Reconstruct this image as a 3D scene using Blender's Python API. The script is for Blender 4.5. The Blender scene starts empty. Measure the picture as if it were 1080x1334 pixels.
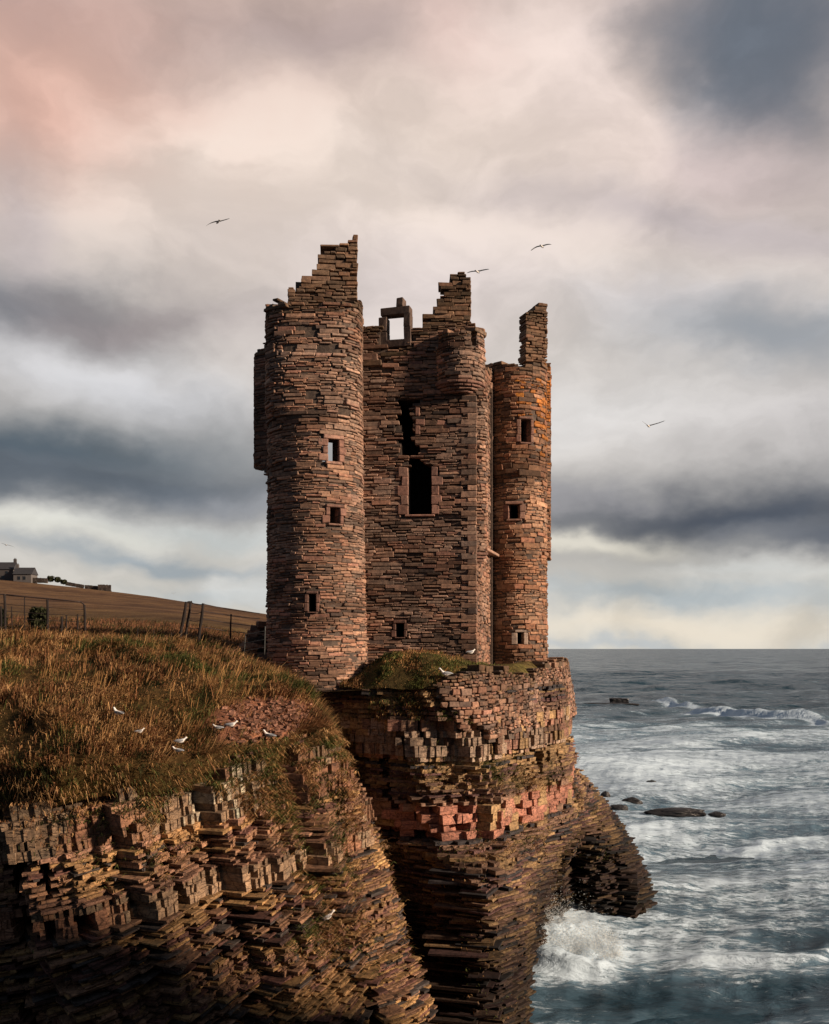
import bpy, math, random
import numpy as np
from mathutils import Vector, Matrix

rng = np.random.default_rng(7)
random.seed(7)
F = 1250.0                       # focal length in photo pixels
SEA = -12.0
COL = bpy.context.scene.collection
SC = bpy.context.scene

# ------------------------------------------------------------------ camera
cam = bpy.data.cameras.new('camera')
cam.lens = F / 1334.0 * 36.0
cam.sensor_width = 36.0
cam.shift_y = 178.0 / 1334.0
cam.clip_start = 0.1
cam.clip_end = 60000
camo = bpy.data.objects.new('camera', cam)
camo.location = (0, 0, 0)
camo.rotation_euler = (math.radians(90), 0, 0)
COL.objects.link(camo)
SC.camera = camo

# ------------------------------------------------------------------ light
SUN_AZ = math.radians(109)       # clockwise from +Y (view direction): to the right, a little behind the camera
SUN_EL = math.radians(21)
sd = Vector((math.sin(SUN_AZ) * math.cos(SUN_EL), math.cos(SUN_AZ) * math.cos(SUN_EL), math.sin(SUN_EL)))
sl = bpy.data.lights.new('sun', 'SUN')
sl.energy = 5.0
sl.angle = math.radians(3.5)
sl.color = (1.0, 0.76, 0.56)
so = bpy.data.objects.new('sun', sl)
so.rotation_euler = sd.to_track_quat('Z', 'Y').to_euler()
so.location = (60, -30, 40)
COL.objects.link(so)

SC.view_settings.view_transform = 'Standard'
SC.view_settings.look = 'None'
SC.view_settings.exposure = 0.35
SC.view_settings.gamma = 1.0
SC.view_settings.use_curve_mapping = False
SC.cycles.max_bounces = 5
SC.cycles.diffuse_bounces = 2
SC.cycles.glossy_bounces = 2
SC.cycles.use_denoising = True


def srgb(r, g, b):
    def f(c):
        c /= 255.0
        return c / 12.92 if c <= 0.04045 else ((c + 0.055) / 1.055) ** 2.4
    return (f(r), f(g), f(b), 1.0)


class NT:
    """tiny node tree writer"""
    def __init__(s, tree):
        s.t = tree
        s.n = tree.nodes
        s.l = tree.links

    def node(s, typ, **kw):
        n = s.n.new(typ)
        for k, v in kw.items():
            setattr(n, k, v)
        return n

    def put(s, sock, v):
        if hasattr(v, 'is_linked') or isinstance(v, bpy.types.NodeSocket):
            s.l.new(v, sock)
        elif v is not None:
            sock.default_value = v

    def math(s, op, a, b=None, c=None, clamp=False):
        n = s.node('ShaderNodeMath', operation=op, use_clamp=clamp)
        s.put(n.inputs[0], a)
        if b is not None: s.put(n.inputs[1], b)
        if c is not None: s.put(n.inputs[2], c)
        return n.outputs[0]

    def mix(s, fac, a, b, mode='MIX'):
        n = s.node('ShaderNodeMix', data_type='RGBA', blend_type=mode)
        s.put(n.inputs[0], fac); s.put(n.inputs[6], a); s.put(n.inputs[7], b)
        return n.outputs[2]

    def noise(s, vec, scale, detail=4, rough=0.5, dist=0.0):
        n = s.node('ShaderNodeTexNoise')
        if vec is not None: s.l.new(vec, n.inputs['Vector'])
        n.inputs['Scale'].default_value = scale
        n.inputs['Detail'].default_value = detail
        n.inputs['Roughness'].default_value = rough
        n.inputs['Distortion'].default_value = dist
        return n.outputs['Fac']

    def comb(s, x, y, z):
        n = s.node('ShaderNodeCombineXYZ')
        s.put(n.inputs[0], x); s.put(n.inputs[1], y); s.put(n.inputs[2], z)
        return n.outputs[0]

    def mapr(s, v, a, b, c=0.0, d=1.0, smooth=True):
        n = s.node('ShaderNodeMapRange')
        n.interpolation_type = 'SMOOTHSTEP' if smooth else 'LINEAR'
        s.put(n.inputs[0], v)
        for i, q in enumerate((a, b, c, d)): n.inputs[1 + i].default_value = q
        return n.outputs[0]

    def scalev(s, vec, v3):
        n = s.node('ShaderNodeVectorMath', operation='MULTIPLY')
        s.l.new(vec, n.inputs[0]); n.inputs[1].default_value = v3
        return n.outputs[0]


# ------------------------------------------------------------------ world: daylight sky seen through broken storm cloud
world = bpy.data.worlds.new('World')
SC.world = world
world.use_nodes = True
world.node_tree.nodes.clear()
w = NT(world.node_tree)
sky = w.node('ShaderNodeTexSky', sky_type='NISHITA')
sky.sun_disc = False
sky.sun_elevation = SUN_EL
sky.sun_rotation = SUN_AZ
tc = w.node('ShaderNodeTexCoord')
sep = w.node('ShaderNodeSeparateXYZ')
w.l.new(tc.outputs['Generated'], sep.inputs[0])
X, Y, Z = sep.outputs
AZ = w.math('ARCTAN2', X, Y)
EL = w.math('ARCSINE', Z)
# warp
cv = w.comb(w.math('MULTIPLY', AZ, 4.0), w.math('MULTIPLY', EL, 6.0), 0.3)
cv2 = w.comb(w.math('MULTIPLY', AZ, 4.0), w.math('MULTIPLY', EL, 6.5), 5.3)
n1 = w.noise(cv, 1.0, 5, 0.52)
n2 = w.noise(cv2, 1.0, 5, 0.52)
n1b = w.noise(w.comb(w.math('MULTIPLY', AZ, 16.0), w.math('MULTIPLY', EL, 26.0), 3.3), 1.0, 6, 0.6)
n2b = w.noise(w.comb(w.math('MULTIPLY', AZ, 16.0), w.math('MULTIPLY', EL, 26.0), 8.3), 1.0, 6, 0.6)
AZw = w.math('ADD', w.math('ADD', AZ, w.math('MULTIPLY', w.math('SUBTRACT', n1, 0.5), 0.24)), w.math('MULTIPLY', w.math('SUBTRACT', n1b, 0.5), 0.05))
ELw = w.math('ADD', w.math('ADD', EL, w.math('MULTIPLY', w.math('SUBTRACT', n2, 0.5), 0.13)), w.math('MULTIPLY', w.math('SUBTRACT', n2b, 0.5), 0.024))
ramp = w.node('ShaderNodeValToRGB')
w.l.new(w.mapr(EL, 0.0, 1.2, smooth=False), ramp.inputs[0])
cr = ramp.color_ramp
stops = [(0.0, (210, 205, 194)), (0.12, (200, 196, 192)), (0.26, (216, 207, 199)), (0.40, (226, 208, 196)),
         (0.50, (206, 184, 174)), (0.62, (140, 132, 134)), (0.85, (88, 92, 100)), (1.0, (76, 84, 94))]
while len(cr.elements) < len(stops): cr.elements.new(0.5)
for e, (p, c) in zip(cr.elements, stops):
    e.position = p; e.color = srgb(*c)
skyc = ramp.outputs[0]
# cloud masses: azimuth, elevation taken where they hang over the place; (px, py, half width, half height, tilt deg, colour, strength)
BLOBS = [
    (90, 30, 220, 40, 0, (172, 150, 148), .8),
    (110, 130, 200, 80, -8, (220, 168, 150), .98),
    (410, 38, 150, 34, -6, (148, 130, 130), .85),
    (590, 30, 50, 36, 20, (232, 198, 188), .7),
    (760, 90, 150, 110, 30, (238, 220, 212), .85),
    (955, 25, 110, 50, 20, (132, 134, 142), .85),
    (1050, 110, 95, 80, 35, (116, 120, 130), .9),
    (1080, 10, 130, 60, 20, (104, 112, 124), .9),
    (925, 130, 40, 60, -20, (150, 148, 152), .6),
    (1010, 60, 60, 60, 0, (108, 116, 127), .8),
    (440, 230, 260, 100, 5, (236, 220, 208), .85),
    (960, 225, 110, 45, 10, (206, 188, 186), .7),
    (900, 300, 260, 26, 14, (176, 166, 168), .75),
    (1010, 330, 140, 26, 8, (190, 180, 180), .5),
    (-20, 400, 200, 44, -4, (78, 92, 102), 1.0),
    (150, 418, 170, 26, -8, (142, 132, 132), .85),
    (40, 300, 60, 70, 0, (176, 166, 168), .6),
    (520, 380, 170, 70, 0, (222, 210, 209), .6),
    (880, 405, 150, 26, 6, (222, 214, 212), .8),
    (1000, 455, 170, 38, 8, (160, 165, 172), .95),
    (130, 490, 210, 34, 3, (212, 211, 213), .95),
    (820, 545, 170, 40, 2, (224, 220, 217), .9),
    (1040, 560, 130, 40, 0, (196, 192, 192), .7),
    (10, 588, 380, 50, -5, (72, 86, 97), .96),
    (190, 632, 240, 30, -2, (84, 92, 102), .95),
    (-60, 640, 180, 30, 0, (86, 94, 104), .9),
    (360, 655, 120, 20, 0, (150, 152, 158), .7),
    (950, 664, 270, 38, -3, (78, 84, 96), 1.0),
    (1090, 690, 160, 22, -3, (84, 90, 102), .9),
    (760, 650, 90, 14, 2, (160, 158, 162), .7),
    (60, 705, 150, 16, 0, (224, 222, 212), .95),
    (300, 700, 120, 14, 0, (200, 206, 206), .7),
    (220, 742, 150, 11, 2, (160, 170, 178), .9),
    (280, 776, 90, 9, -5, (176, 186, 192), .7),
    (320, 770, 60, 12, 0, (222, 222, 220), .5),
    (780, 712, 90, 12, 2, (228, 222, 208), .95),
    (1000, 740, 120, 12, 0, (200, 202, 200), .7),
    (900, 775, 260, 13, -1, (168, 178, 184), .85),
    (900, 815, 280, 14, 0, (222, 212, 196), .95),
    (900, 842, 400, 6, 0, (180, 186, 190), .8),
]
for (px, py, hw, hh, tilt, colr, st) in BLOBS:
    az = math.atan((px - 540) / F)
    el = math.atan((845 - py) / F * math.cos(az))
    ca, sa = math.cos(math.radians(tilt)), math.sin(math.radians(tilt))
    dx = w.math('SUBTRACT', AZw, az)
    dy = w.math('SUBTRACT', ELw, el)
    a = w.math('ADD', w.math('MULTIPLY', dx, ca * F / hw), w.math('MULTIPLY', dy, -sa * F / hw))
    b = w.math('ADD', w.math('MULTIPLY', dx, sa * F / hh), w.math('MULTIPLY', dy, ca * F / hh))
    r2 = w.math('ADD', w.math('MULTIPLY', a, a), w.math('MULTIPLY', b, b))
    g = w.math('MULTIPLY', w.math('EXPONENT', w.math('MULTIPLY', r2, -0.75)), st)
    skyc = w.mix(g, skyc, srgb(*colr))
# generic billow
cv3 = w.comb(w.math('MULTIPLY', AZw, 5.0), w.math('MULTIPLY', ELw, 9.0), 2.0)
bn = w.noise(cv3, 1.2, 8, 0.55, 0.0)
bright = w.mapr(bn, 0.34, 0.68, 0.84, 1.11)
vm = w.node('ShaderNodeVectorMath', operation='SCALE')
w.l.new(skyc, vm.inputs[0]); w.l.new(bright, vm.inputs['Scale'])
# away from the break in the clouds (behind the viewer) the deck is thick and dark
back = w.mapr(w.math('ABSOLUTE', AZ), 0.45, 1.6)
skyc2 = w.mix(back, vm.outputs[0], srgb(84, 92, 104))
bgc = w.node('ShaderNodeBackground'); w.l.new(skyc2, bgc.inputs[0]); bgc.inputs[1].default_value = 0.85
bgs = w.node('ShaderNodeBackground'); w.l.new(sky.outputs[0], bgs.inputs[0]); bgs.inputs[1].default_value = 0.05
mxs = w.node('ShaderNodeMixShader'); mxs.inputs[0].default_value = 0.95
w.l.new(bgs.outputs[0], mxs.inputs[1]); w.l.new(bgc.outputs[0], mxs.inputs[2])
wo = w.node('ShaderNodeOutputWorld'); w.l.new(mxs.outputs[0], wo.inputs[0])
world.cycles.sampling_method = 'MANUAL'
world.cycles.sample_map_resolution = 512


# ------------------------------------------------------------------ helpers
def P(px, py, Yd):
    return np.array([(px - 540.0) * Yd / F, Yd, (845.0 - py) * Yd / F])


def hash3(i, j, k, seed):
    n = (i.astype(np.int64) * 73856093) ^ (j.astype(np.int64) * 19349663) ^ (k.astype(np.int64) * 83492791) ^ (seed * 2654435761)
    n = (n ^ (n >> 13)) * 1274126177
    n = n ^ (n >> 16)
    return (n & 0xffff) / 65535.0


def vnoise(x, y, z, seed=0):
    x, y, z = np.broadcast_arrays(np.asarray(x, float), np.asarray(y, float), np.asarray(z, float))
    xi, yi, zi = np.floor(x), np.floor(y), np.floor(z)
    fx, fy, fz = x - xi, y - yi, z - zi
    fx, fy, fz = [f * f * (3 - 2 * f) for f in (fx, fy, fz)]
    r = 0
    for a in (0, 1):
        for b in (0, 1):
            for c in (0, 1):
                r = r + hash3(xi + a, yi + b, zi + c, seed) * (fx if a else 1 - fx) * (fy if b else 1 - fy) * (fz if c else 1 - fz)
    return r * 2 - 1


def fbm(x, y, z, seed=0, oct=4):
    r, a, t = 0, 1.0, 0
    for o in range(oct):
        r = r + a * vnoise(x * 2 ** o, y * 2 ** o, z * 2 ** o, seed + o * 17)
        t += a; a *= 0.5
    return r / t


def link(o, parent=None):
    COL.objects.link(o)
    if parent is not None: o.parent = parent
    return o


def mesh_np(name, verts, faces, mat, parent=None, cols=None, smooth=False, attrs=None):
    """faces: (n,k) int array or list of arrays of different k"""
    me = bpy.data.meshes.new(name)
    verts = np.asarray(verts, np.float32)
    fl = faces if isinstance(faces, list) else [faces]
    fl = [np.asarray(f, np.int32) for f in fl if len(f)]
    me.vertices.add(len(verts))
    me.vertices.foreach_set('co', verts.ravel())
    loops = np.concatenate([f.ravel() for f in fl])
    sizes = np.concatenate([np.full(len(f), f.shape[1], np.int32) for f in fl])
    starts = np.concatenate([[0], np.cumsum(sizes)[:-1]]).astype(np.int32)
    me.loops.add(len(loops)); me.loops.foreach_set('vertex_index', loops)
    me.polygons.add(len(sizes))
    me.polygons.foreach_set('loop_start', starts)
    me.polygons.foreach_set('loop_total', sizes)
    me.polygons.foreach_set('use_smooth', np.full(len(sizes), bool(smooth)))
    if cols is not None:
        a = me.color_attributes.new('col', 'FLOAT_COLOR', 'POINT')
        c = np.ones((len(verts), 4), np.float32); c[:, :3] = cols
        a.data.foreach_set('color', c.ravel())
    if attrs:
        for k, v in attrs.items():
            a = me.attributes.new(k, 'FLOAT', 'POINT')
            a.data.foreach_set('value', np.asarray(v, np.float32))
    me.update(calc_edges=True)
    me.validate()
    if mat: me.materials.append(mat)
    o = bpy.data.objects.new(name, me)
    return link(o, parent)


def tag(o, label=None, cat=None, group=None, kind=None):
    if label: o['label'] = label
    if cat: o['category'] = cat
    if group: o['group'] = group
    if kind: o['kind'] = kind
    return o


def empty(name, loc=(0, 0, 0), rz=0):
    o = bpy.data.objects.new(name, None)
    o.location = loc; o.rotation_euler = (0, 0, rz)
    return link(o)


# ------------------------------------------------------------------ materials
def new_mat(name):
    m = bpy.data.materials.new(name)
    m.use_nodes = True
    m.node_tree.nodes.clear()
    t = NT(m.node_tree)
    out = t.node('ShaderNodeOutputMaterial')
    b = t.node('ShaderNodeBsdfPrincipled')
    t.l.new(b.outputs[0], out.inputs[0])
    return m, t, b


def stone_mat(name, source, rough=0.85, bump=0.35, grain=1.0, lichen=0.25, lam=0.0):
    m, t, b = new_mat(name)
    if source == 'attr':
        a = t.node('ShaderNodeAttribute', attribute_name='col'); base = a.outputs['Color']
    elif source == 'object':
        a = t.node('ShaderNodeObjectInfo'); base = a.outputs['Color']
    else:
        a = t.node('ShaderNodeRGB'); a.outputs[0].default_value = (*source, 1); base = a.outputs[0]
    g = t.node('ShaderNodeNewGeometry')
    pos = g.outputs['Position']
    n1 = t.noise(pos, 9 * grain, 6, 0.62)
    n2 = t.noise(pos, 1.1 * grain, 4, 0.55)
    n3 = t.noise(t.scalev(pos, (1, 1, 3.5)), 3.0 * grain, 5, 0.6)
    c = t.mix(1.0, base, t.mix(t.mapr(n1, 0.25, 0.75), (0.55, 0.55, 0.58, 1), (1.32, 1.28, 1.22, 1)), 'MULTIPLY')
    c = t.mix(t.mapr(n2, 0.45, 0.72, 0, 0.45), c, t.mix(1.0, c, (0.42, 0.45, 0.5, 1), 'MULTIPLY'))
    # dark weather stain and lichen, with shapes of their own
    c = t.mix(t.mapr(n3, 0.60, 0.70, 0, 0.55), c, (0.035, 0.032, 0.032, 1))
    n4 = t.noise(pos, 5.0 * grain, 5, 0.7)
    c = t.mix(t.mapr(n4, 0.64, 0.72, 0, lichen), c, (0.42, 0.40, 0.34, 1))
    lamn = None
    if lam:
        lamn = t.noise(t.scalev(pos, (1.2, 1.2, 16)), 1.6, 4, 0.6)
        c = t.mix(t.mapr(lamn, 0.52, 0.66, 0, lam), c, t.mix(1.0, c, (0.35, 0.34, 0.36, 1), 'MULTIPLY'))
    crk = None
    if lam:
        for sc_, wd_, st_ in ((3.2, .05, .75), (8.0, .07, .5)):
            vo = t.node('ShaderNodeTexVoronoi', feature='DISTANCE_TO_EDGE'); vo.inputs['Scale'].default_value = sc_
            wp = t.node('ShaderNodeVectorMath', operation='ADD'); t.l.new(t.scalev(pos, (1, 1, 1.7)), wp.inputs[0])
            nz_ = t.node('ShaderNodeTexNoise'); t.l.new(pos, nz_.inputs['Vector']); nz_.inputs['Scale'].default_value = 6
            t.l.new(t.scalev(nz_.outputs['Color'], (.22, .22, .10)), wp.inputs[1]); t.l.new(wp.outputs[0], vo.inputs['Vector'])
            e_ = t.mapr(vo.outputs['Distance'], 0, wd_, st_, 0)
            c = t.mix(e_, c, t.mix(1.0, c, (0.18, 0.17, 0.18, 1), 'MULTIPLY'))
            crk = t.math('MULTIPLY', e_, .25) if crk is None else t.math('ADD', crk, t.math('MULTIPLY', e_, .25))
    t.l.new(c, b.inputs['Base Color'])
    b.inputs['Roughness'].default_value = rough
    b.inputs['Specular IOR Level'].default_value = 0.25
    bp = t.node('ShaderNodeBump')
    bp.inputs['Strength'].default_value = bump
    bp.inputs['Distance'].default_value = 0.03
    h = t.math('ADD', t.math('MULTIPLY', n1, 0.7), t.math('MULTIPLY', t.noise(pos, 40 * grain, 3, 0.6), 0.3))
    if lamn is not None: h = t.math('SUBTRACT', t.math('ADD', h, t.math('MULTIPLY', lamn, -1.2)), crk)
    t.l.new(h, bp.inputs['Height'])
    t.l.new(bp.outputs[0], b.inputs['Normal'])
    return m


M_STONE = stone_mat('masonry_stone', 'attr')
M_STONE_O = stone_mat('masonry_stone_single', 'object')
M_ROCK = stone_mat('cliff_rock', 'attr', rough=0.8, bump=0.28, lichen=0.25, lam=.7)
M_ROCK_O = stone_mat('cliff_rock_single', 'object', rough=0.8, bump=0.28, lichen=0.25, lam=.7)
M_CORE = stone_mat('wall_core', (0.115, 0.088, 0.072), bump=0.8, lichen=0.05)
M_RCORE = stone_mat('rock_core', (0.05, 0.042, 0.038), bump=0.9, lichen=0.05)
M_WET = stone_mat('wet_rock', (0.030, 0.030, 0.032), rough=0.4, bump=0.8, lichen=0.0)


def simple_mat(name, c, rough=0.7, var=0.25, scale=8, spec=0.3):
    m, t, b = new_mat(name)
    g = t.node('ShaderNodeNewGeometry')
    n = t.noise(g.outputs['Position'], scale, 5, 0.6)
    lo = tuple(x * (1 - var) for x in c) + (1,)
    hi = tuple(min(1, x * (1 + var)) for x in c) + (1,)
    t.l.new(t.mix(n, lo, hi), b.inputs['Base Color'])
    b.inputs['Roughness'].default_value = rough
    b.inputs['Specular IOR Level'].default_value = spec
    return m


def attr_mat(name, rough=0.8, trans=0.25):
    m, t, b = new_mat(name)
    a = t.node('ShaderNodeAttribute', attribute_name='col')
    t.l.new(a.outputs['Color'], b.inputs['Base Color'])
    b.inputs['Roughness'].default_value = rough
    b.inputs['Specular IOR Level'].default_value = 0.15
    return m


M_GRASS = attr_mat('grass_blades')


def soil_mat():
    m, t, b = new_mat('turf_soil')
    a = t.node('ShaderNodeAttribute', attribute_name='col')
    g = t.node('ShaderNodeNewGeometry')
    pos = g.outputs['Position']
    n1 = t.noise(pos, 5, 6, 0.65)
    n2 = t.noise(t.scalev(pos, (1, 0.25, 1)), 0.35, 6, 0.6)
    c = t.mix(1.0, a.outputs['Color'], t.mix(t.mapr(n1, 0.3, 0.7), (0.5, 0.5, 0.5, 1), (1.4, 1.35, 1.3, 1)), 'MULTIPLY')
    c = t.mix(1.0, c, t.mix(t.mapr(n2, 0.35, 0.65), (0.72, 0.66, 0.62, 1), (1.25, 1.22, 1.1, 1)), 'MULTIPLY')
    n3 = t.noise(t.scalev(pos, (.5, 1.5, 1)), .035, 6, .65)
    c = t.mix(1.0, c, t.mix(t.mapr(n3, 0.38, 0.62), (0.66, 0.60, 0.58, 1), (1.25, 1.25, 1.15, 1)), 'MULTIPLY')
    t.l.new(c, b.inputs['Base Color'])
    b.inputs['Roughness'].default_value = 0.95
    b.inputs['Specular IOR Level'].default_value = 0.1
    bp = t.node('ShaderNodeBump'); bp.inputs['Strength'].default_value = 0.8; bp.inputs['Distance'].default_value = 0.08
    t.l.new(n1, bp.inputs['Height']); t.l.new(bp.outputs[0], b.inputs['Normal'])
    return m


M_SOIL = soil_mat()

# ------------------------------------------------------------------ stone blocks
_sg = np.array([[a, b, c] for a in (-1, 1) for b in (-1, 1) for c in (-1, 1)], float)
BOXF = np.array([[0, 1, 3, 2], [4, 6, 7, 5], [0, 4, 5, 1], [2, 3, 7, 6], [0, 2, 6, 4], [1, 5, 7, 3]], np.int32)


def _chamfer_template():
    idx = {}
    V = []
    for ci, s in enumerate(_sg):
        for ax in range(3):
            idx[(ci, ax)] = len(V)
            V.append((ci, ax))
    quads, tris = [], []
    corner = lambda s: int((s[0] > 0) * 4 + (s[1] > 0) * 2 + (s[2] > 0))
    for f in BOXF:            # main faces
        ss = _sg[f]
        ax = [a for a in range(3) if abs(ss[:, a].sum()) == 4][0]
        quads.append([idx[(int(ci), ax)] for ci in f])
    for ci in range(8):       # edges
        for a in range(3):
            s = _sg[ci]
            if s[a] < 0:
                s2 = s.copy(); s2[a] = 1; cj = corner(s2)
                b, c = [q for q in range(3) if q != a]
                quads.append([idx[(ci, b)], idx[(cj, b)], idx[(cj, c)], idx[(ci, c)]])
        tris.append([idx[(ci, 0)], idx[(ci, 1)], idx[(ci, 2)]])
    return V, np.array(quads, np.int32), np.array(tris, np.int32)


CHV, CHQ, CHT = _chamfer_template()
_ci = np.array([v[0] for v in CHV]); _ax = np.array([v[1] for v in CHV])


def fix_winding(verts, faces):
    """orient faces outward for a convex piece centred on the origin"""
    out = faces.copy()
    for i, f in enumerate(faces):
        p = verts[f]
        n = np.cross(p[1] - p[0], p[2] - p[0])
        if np.dot(n, p.mean(0)) < 0: out[i] = f[::-1]
    return out


_hv = np.array([1, 1, 1.0])
_tv = _sg[_ci] * (1 - 0.2 * (np.arange(3)[None, :] != _ax[:, None]))
CHQ = fix_winding(_tv, CHQ); CHT = fix_winding(_tv, CHT)
BOXF = fix_winding(_sg, BOXF)


class Blocks:
    """collects oriented irregular blocks; builds the largest as single parts and the rest as one part"""
    def __init__(s):
        s.c, s.t, s.n, s.u, s.h, s.col, s.bev, s.force = [], [], [], [], [], [], [], []

    def add(s, c, t, n, u, half, col, bev=0.02, force=False):
        s.c.append(c); s.t.append(t); s.n.append(n); s.u.append(u); s.h.append(half); s.col.append(col)
        s.bev.append(bev); s.force.append(force)

    def arrays(s):
        return [np.array(a, float) for a in (s.c, s.t, s.n, s.u, s.h, s.col, s.bev)]

    def build(s, parent, single, mass, mat_s, mat_m, limit=290, chamfer=True, jit=0.10):
        C, T, N, U, H, K, B = s.arrays()
        view = -C / np.linalg.norm(C, axis=1, keepdims=True)
        face = np.clip((N * view).sum(1), 0, 1) * H[:, 0] * H[:, 2] + np.clip((U * view).sum(1), 0, 1) * H[:, 0] * H[:, 1] * 0.3
        px = 540 + C[:, 0] / C[:, 1] * F; py = 845 - C[:, 2] / C[:, 1] * F
        vis = (px > -5) & (px < 1085) & (py < 1334) & (C[:, 1] > 1)
        area = face / C[:, 1] ** 2 * vis + np.array(s.force) * 1.0
        order = np.argsort(-area)
        pick = order[:limit]
        rest = order[limit:]
        # shared meshes
        shapes = []
        for asp in (1.0, 2.0, 4.0):
            for k in range(6):
                hh = np.array([asp, 1.5, 1.0]) if asp < 3 else np.array([asp, 2.0, 1.0])
                r = np.random.default_rng(int(asp * 10 + k))
                V, fq, ft = s._geom1(hh, 0.16, r, chamfer, jit * 1.0)
                me = bpy.data.meshes.new(single)
                me.from_pydata([tuple(v) for v in V / hh], [], [list(map(int, f)) for f in fq] + [list(map(int, f)) for f in ft])
                me.materials.append(mat_s)
                shapes.append((asp, me))
        for i in pick:
            asp = H[i, 0] / max(H[i, 2], 1e-3)
            want = 1.0 if asp < 1.5 else (2.0 if asp < 3 else 4.0)
            cand = [m for a, m in shapes if a == want]
            o = bpy.data.objects.new(single, random.choice(cand))
            M = Matrix([list(T[i] * H[i, 0]) + [C[i, 0]], list(N[i] * H[i, 1]) + [0], list(U[i] * H[i, 2]) + [0], [0, 0, 0, 1]])
            R = Matrix(((T[i, 0] * H[i, 0], N[i, 0] * H[i, 1], U[i, 0] * H[i, 2], C[i, 0]),
                        (T[i, 1] * H[i, 0], N[i, 1] * H[i, 1], U[i, 1] * H[i, 2], C[i, 1]),
                        (T[i, 2] * H[i, 0], N[i, 2] * H[i, 1], U[i, 2] * H[i, 2], C[i, 2]),
                        (0, 0, 0, 1)))
            o.color = (*K[i], 1)
            link(o, parent)
            o.matrix_parent_inverse = Matrix.Identity(4)
            pm = Matrix.Translation(parent.location) if parent is not None else Matrix.Identity(4)
            o.matrix_basis = pm.inverted() @ R
        if len(rest):
            o = s._mass(rest, C, T, N, U, H, K, B, mass, mat_m, parent, chamfer, jit)
            o['kind'] = 'stuff'
            if parent is not None:
                o.location = -Vector(parent.location)
            return o

    def _geom1(s, hh, bev, r, chamfer, jit):
        cj = (r.random((8, 3)) - 0.5) * 2 * jit * hh.min()
        if chamfer:
            base = _sg[_ci] * hh
            off = -_sg[_ci] * (np.arange(3)[None, :] != _ax[:, None]) * bev
            V = base + off + cj[_ci]
            return V, CHQ, CHT
        return _sg * hh + cj, BOXF, np.zeros((0, 3), int)

    def _mass(s, idx, C, T, N, U, H, K, B, name, mat, parent, chamfer, jit):
        n = len(idx)
        C, T, N, U, H, K, B = [a[idx] for a in (C, T, N, U, H, K, B)]
        r = np.random.default_rng(5)
        cj = (r.random((n, 8, 3)) - 0.5) * 2
        mn = np.minimum(H.min(1), 0.12)[:, None, None]
        cj = cj * mn * np.array([2.2, 1.6, 1.0]) * jit
        if chamfer:
            L = _sg[_ci][None] * H[:, None, :]
            b = np.minimum(B, H.min(1) * 0.6)[:, None, None] * (0.6 + 0.8 * r.random((n, 24, 1)))
            L = L - _sg[_ci][None] * (np.arange(3)[None, :] != _ax[:, None])[None] * b + cj[:, _ci]
            fq, ft, k = CHQ, CHT, 24
        else:
            L = _sg[None] * H[:, None, :] + cj
            fq, ft, k = BOXF, np.zeros((0, 3), int), 8
        W = C[:, None, :] + L[..., 0:1] * T[:, None] + L[..., 1:2] * N[:, None] + L[..., 2:3] * U[:, None]
        offs = (np.arange(n) * k)[:, None, None]
        Q = (fq[None] + offs).reshape(-1, 4)
        fl = [Q]
        if len(ft): fl.append((ft[None] + offs).reshape(-1, 3))
        cols = np.repeat(K, k, axis=0)
        return mesh_np(name, W.reshape(-1, 3), fl, mat, parent, cols)


# right-handedness: (t, n, u) with n = outward.  t x n = u requires n = u x t
def frame(t2, tilt=0.0):
    t = np.array([t2[0], t2[1], 0.0]); t /= np.linalg.norm(t)
    u = np.array([0, 0, 1.0])
    n = np.array([t[1], -t[0], 0.0])          # outward, to the right of the direction of travel
    if tilt:
        t = t + np.array([0, 0, tilt]); t /= np.linalg.norm(t)
        u = np.cross(n, t) * -1
        if u[2] < 0: u = -u
    return t, n, u


#PALETTES
def pick(pal, wts):
    i = rng.choice(len(pal), p=np.array(wts) / np.sum(wts))
    return np.array(pal[i])


# ================================================================== CASTLE
castle = empty('ruined_castle', (0.5, 33.0, -0.8))
tag(castle, 'roofless red sandstone castle ruin with two round towers on the cliff edge', 'castle ruin')
CO = Vector(castle.location)
ST = Blocks()


class Surf:
    """a wall surface: plan curve s -> (x, y) left to right as seen from outside"""
    def __init__(s, fn, length, n=400):
        s.fn, s.L = fn, length

    def at(s, q, z):
        return np.array(s.fn(q, z))

    def tan(s, q, z):
        a, b = s.at(q - 0.02, z), s.at(q + 0.02, z)
        d = b - a
        return d / np.linalg.norm(d)

    def px(s, q, z):
        p = s.at(q, z)
        return 540 + p[0] / p[1] * F

    def inv(s, px, z, lo=None, hi=None):
        """arc position where the surface is seen at column px"""
        qs = np.linspace(0 if lo is None else lo, s.L if hi is None else hi, 300)
        v = np.array([s.px(q, z) for q in qs])
        return qs[np.argmin(abs(v - px))]


def straight(a, b):
    a, b = np.array(a, float), np.array(b, float)
    L = np.linalg.norm(b - a)
    return Surf(lambda q, z: a + (b - a) * q / L, L)


def rect_px(surf, x0, y0, x1, y1, lo=None, hi=None):
    """an opening given where it is seen -> (s0, s1, z0, z1)"""
    xc = (x0 + x1) / 2
    z = 5.0
    for _ in range(3):
        q = surf.inv(xc, z, lo, hi)
        Yd = surf.at(q, z)[1]
        z = (845 - (y0 + y1) / 2) * Yd / F
    a, b = surf.inv(x0, z, lo, hi), surf.inv(x1, z, lo, hi)
    return (min(a, b), max(a, b), (845 - y1) * Yd / F, (845 - y0) * Yd / F)


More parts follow.
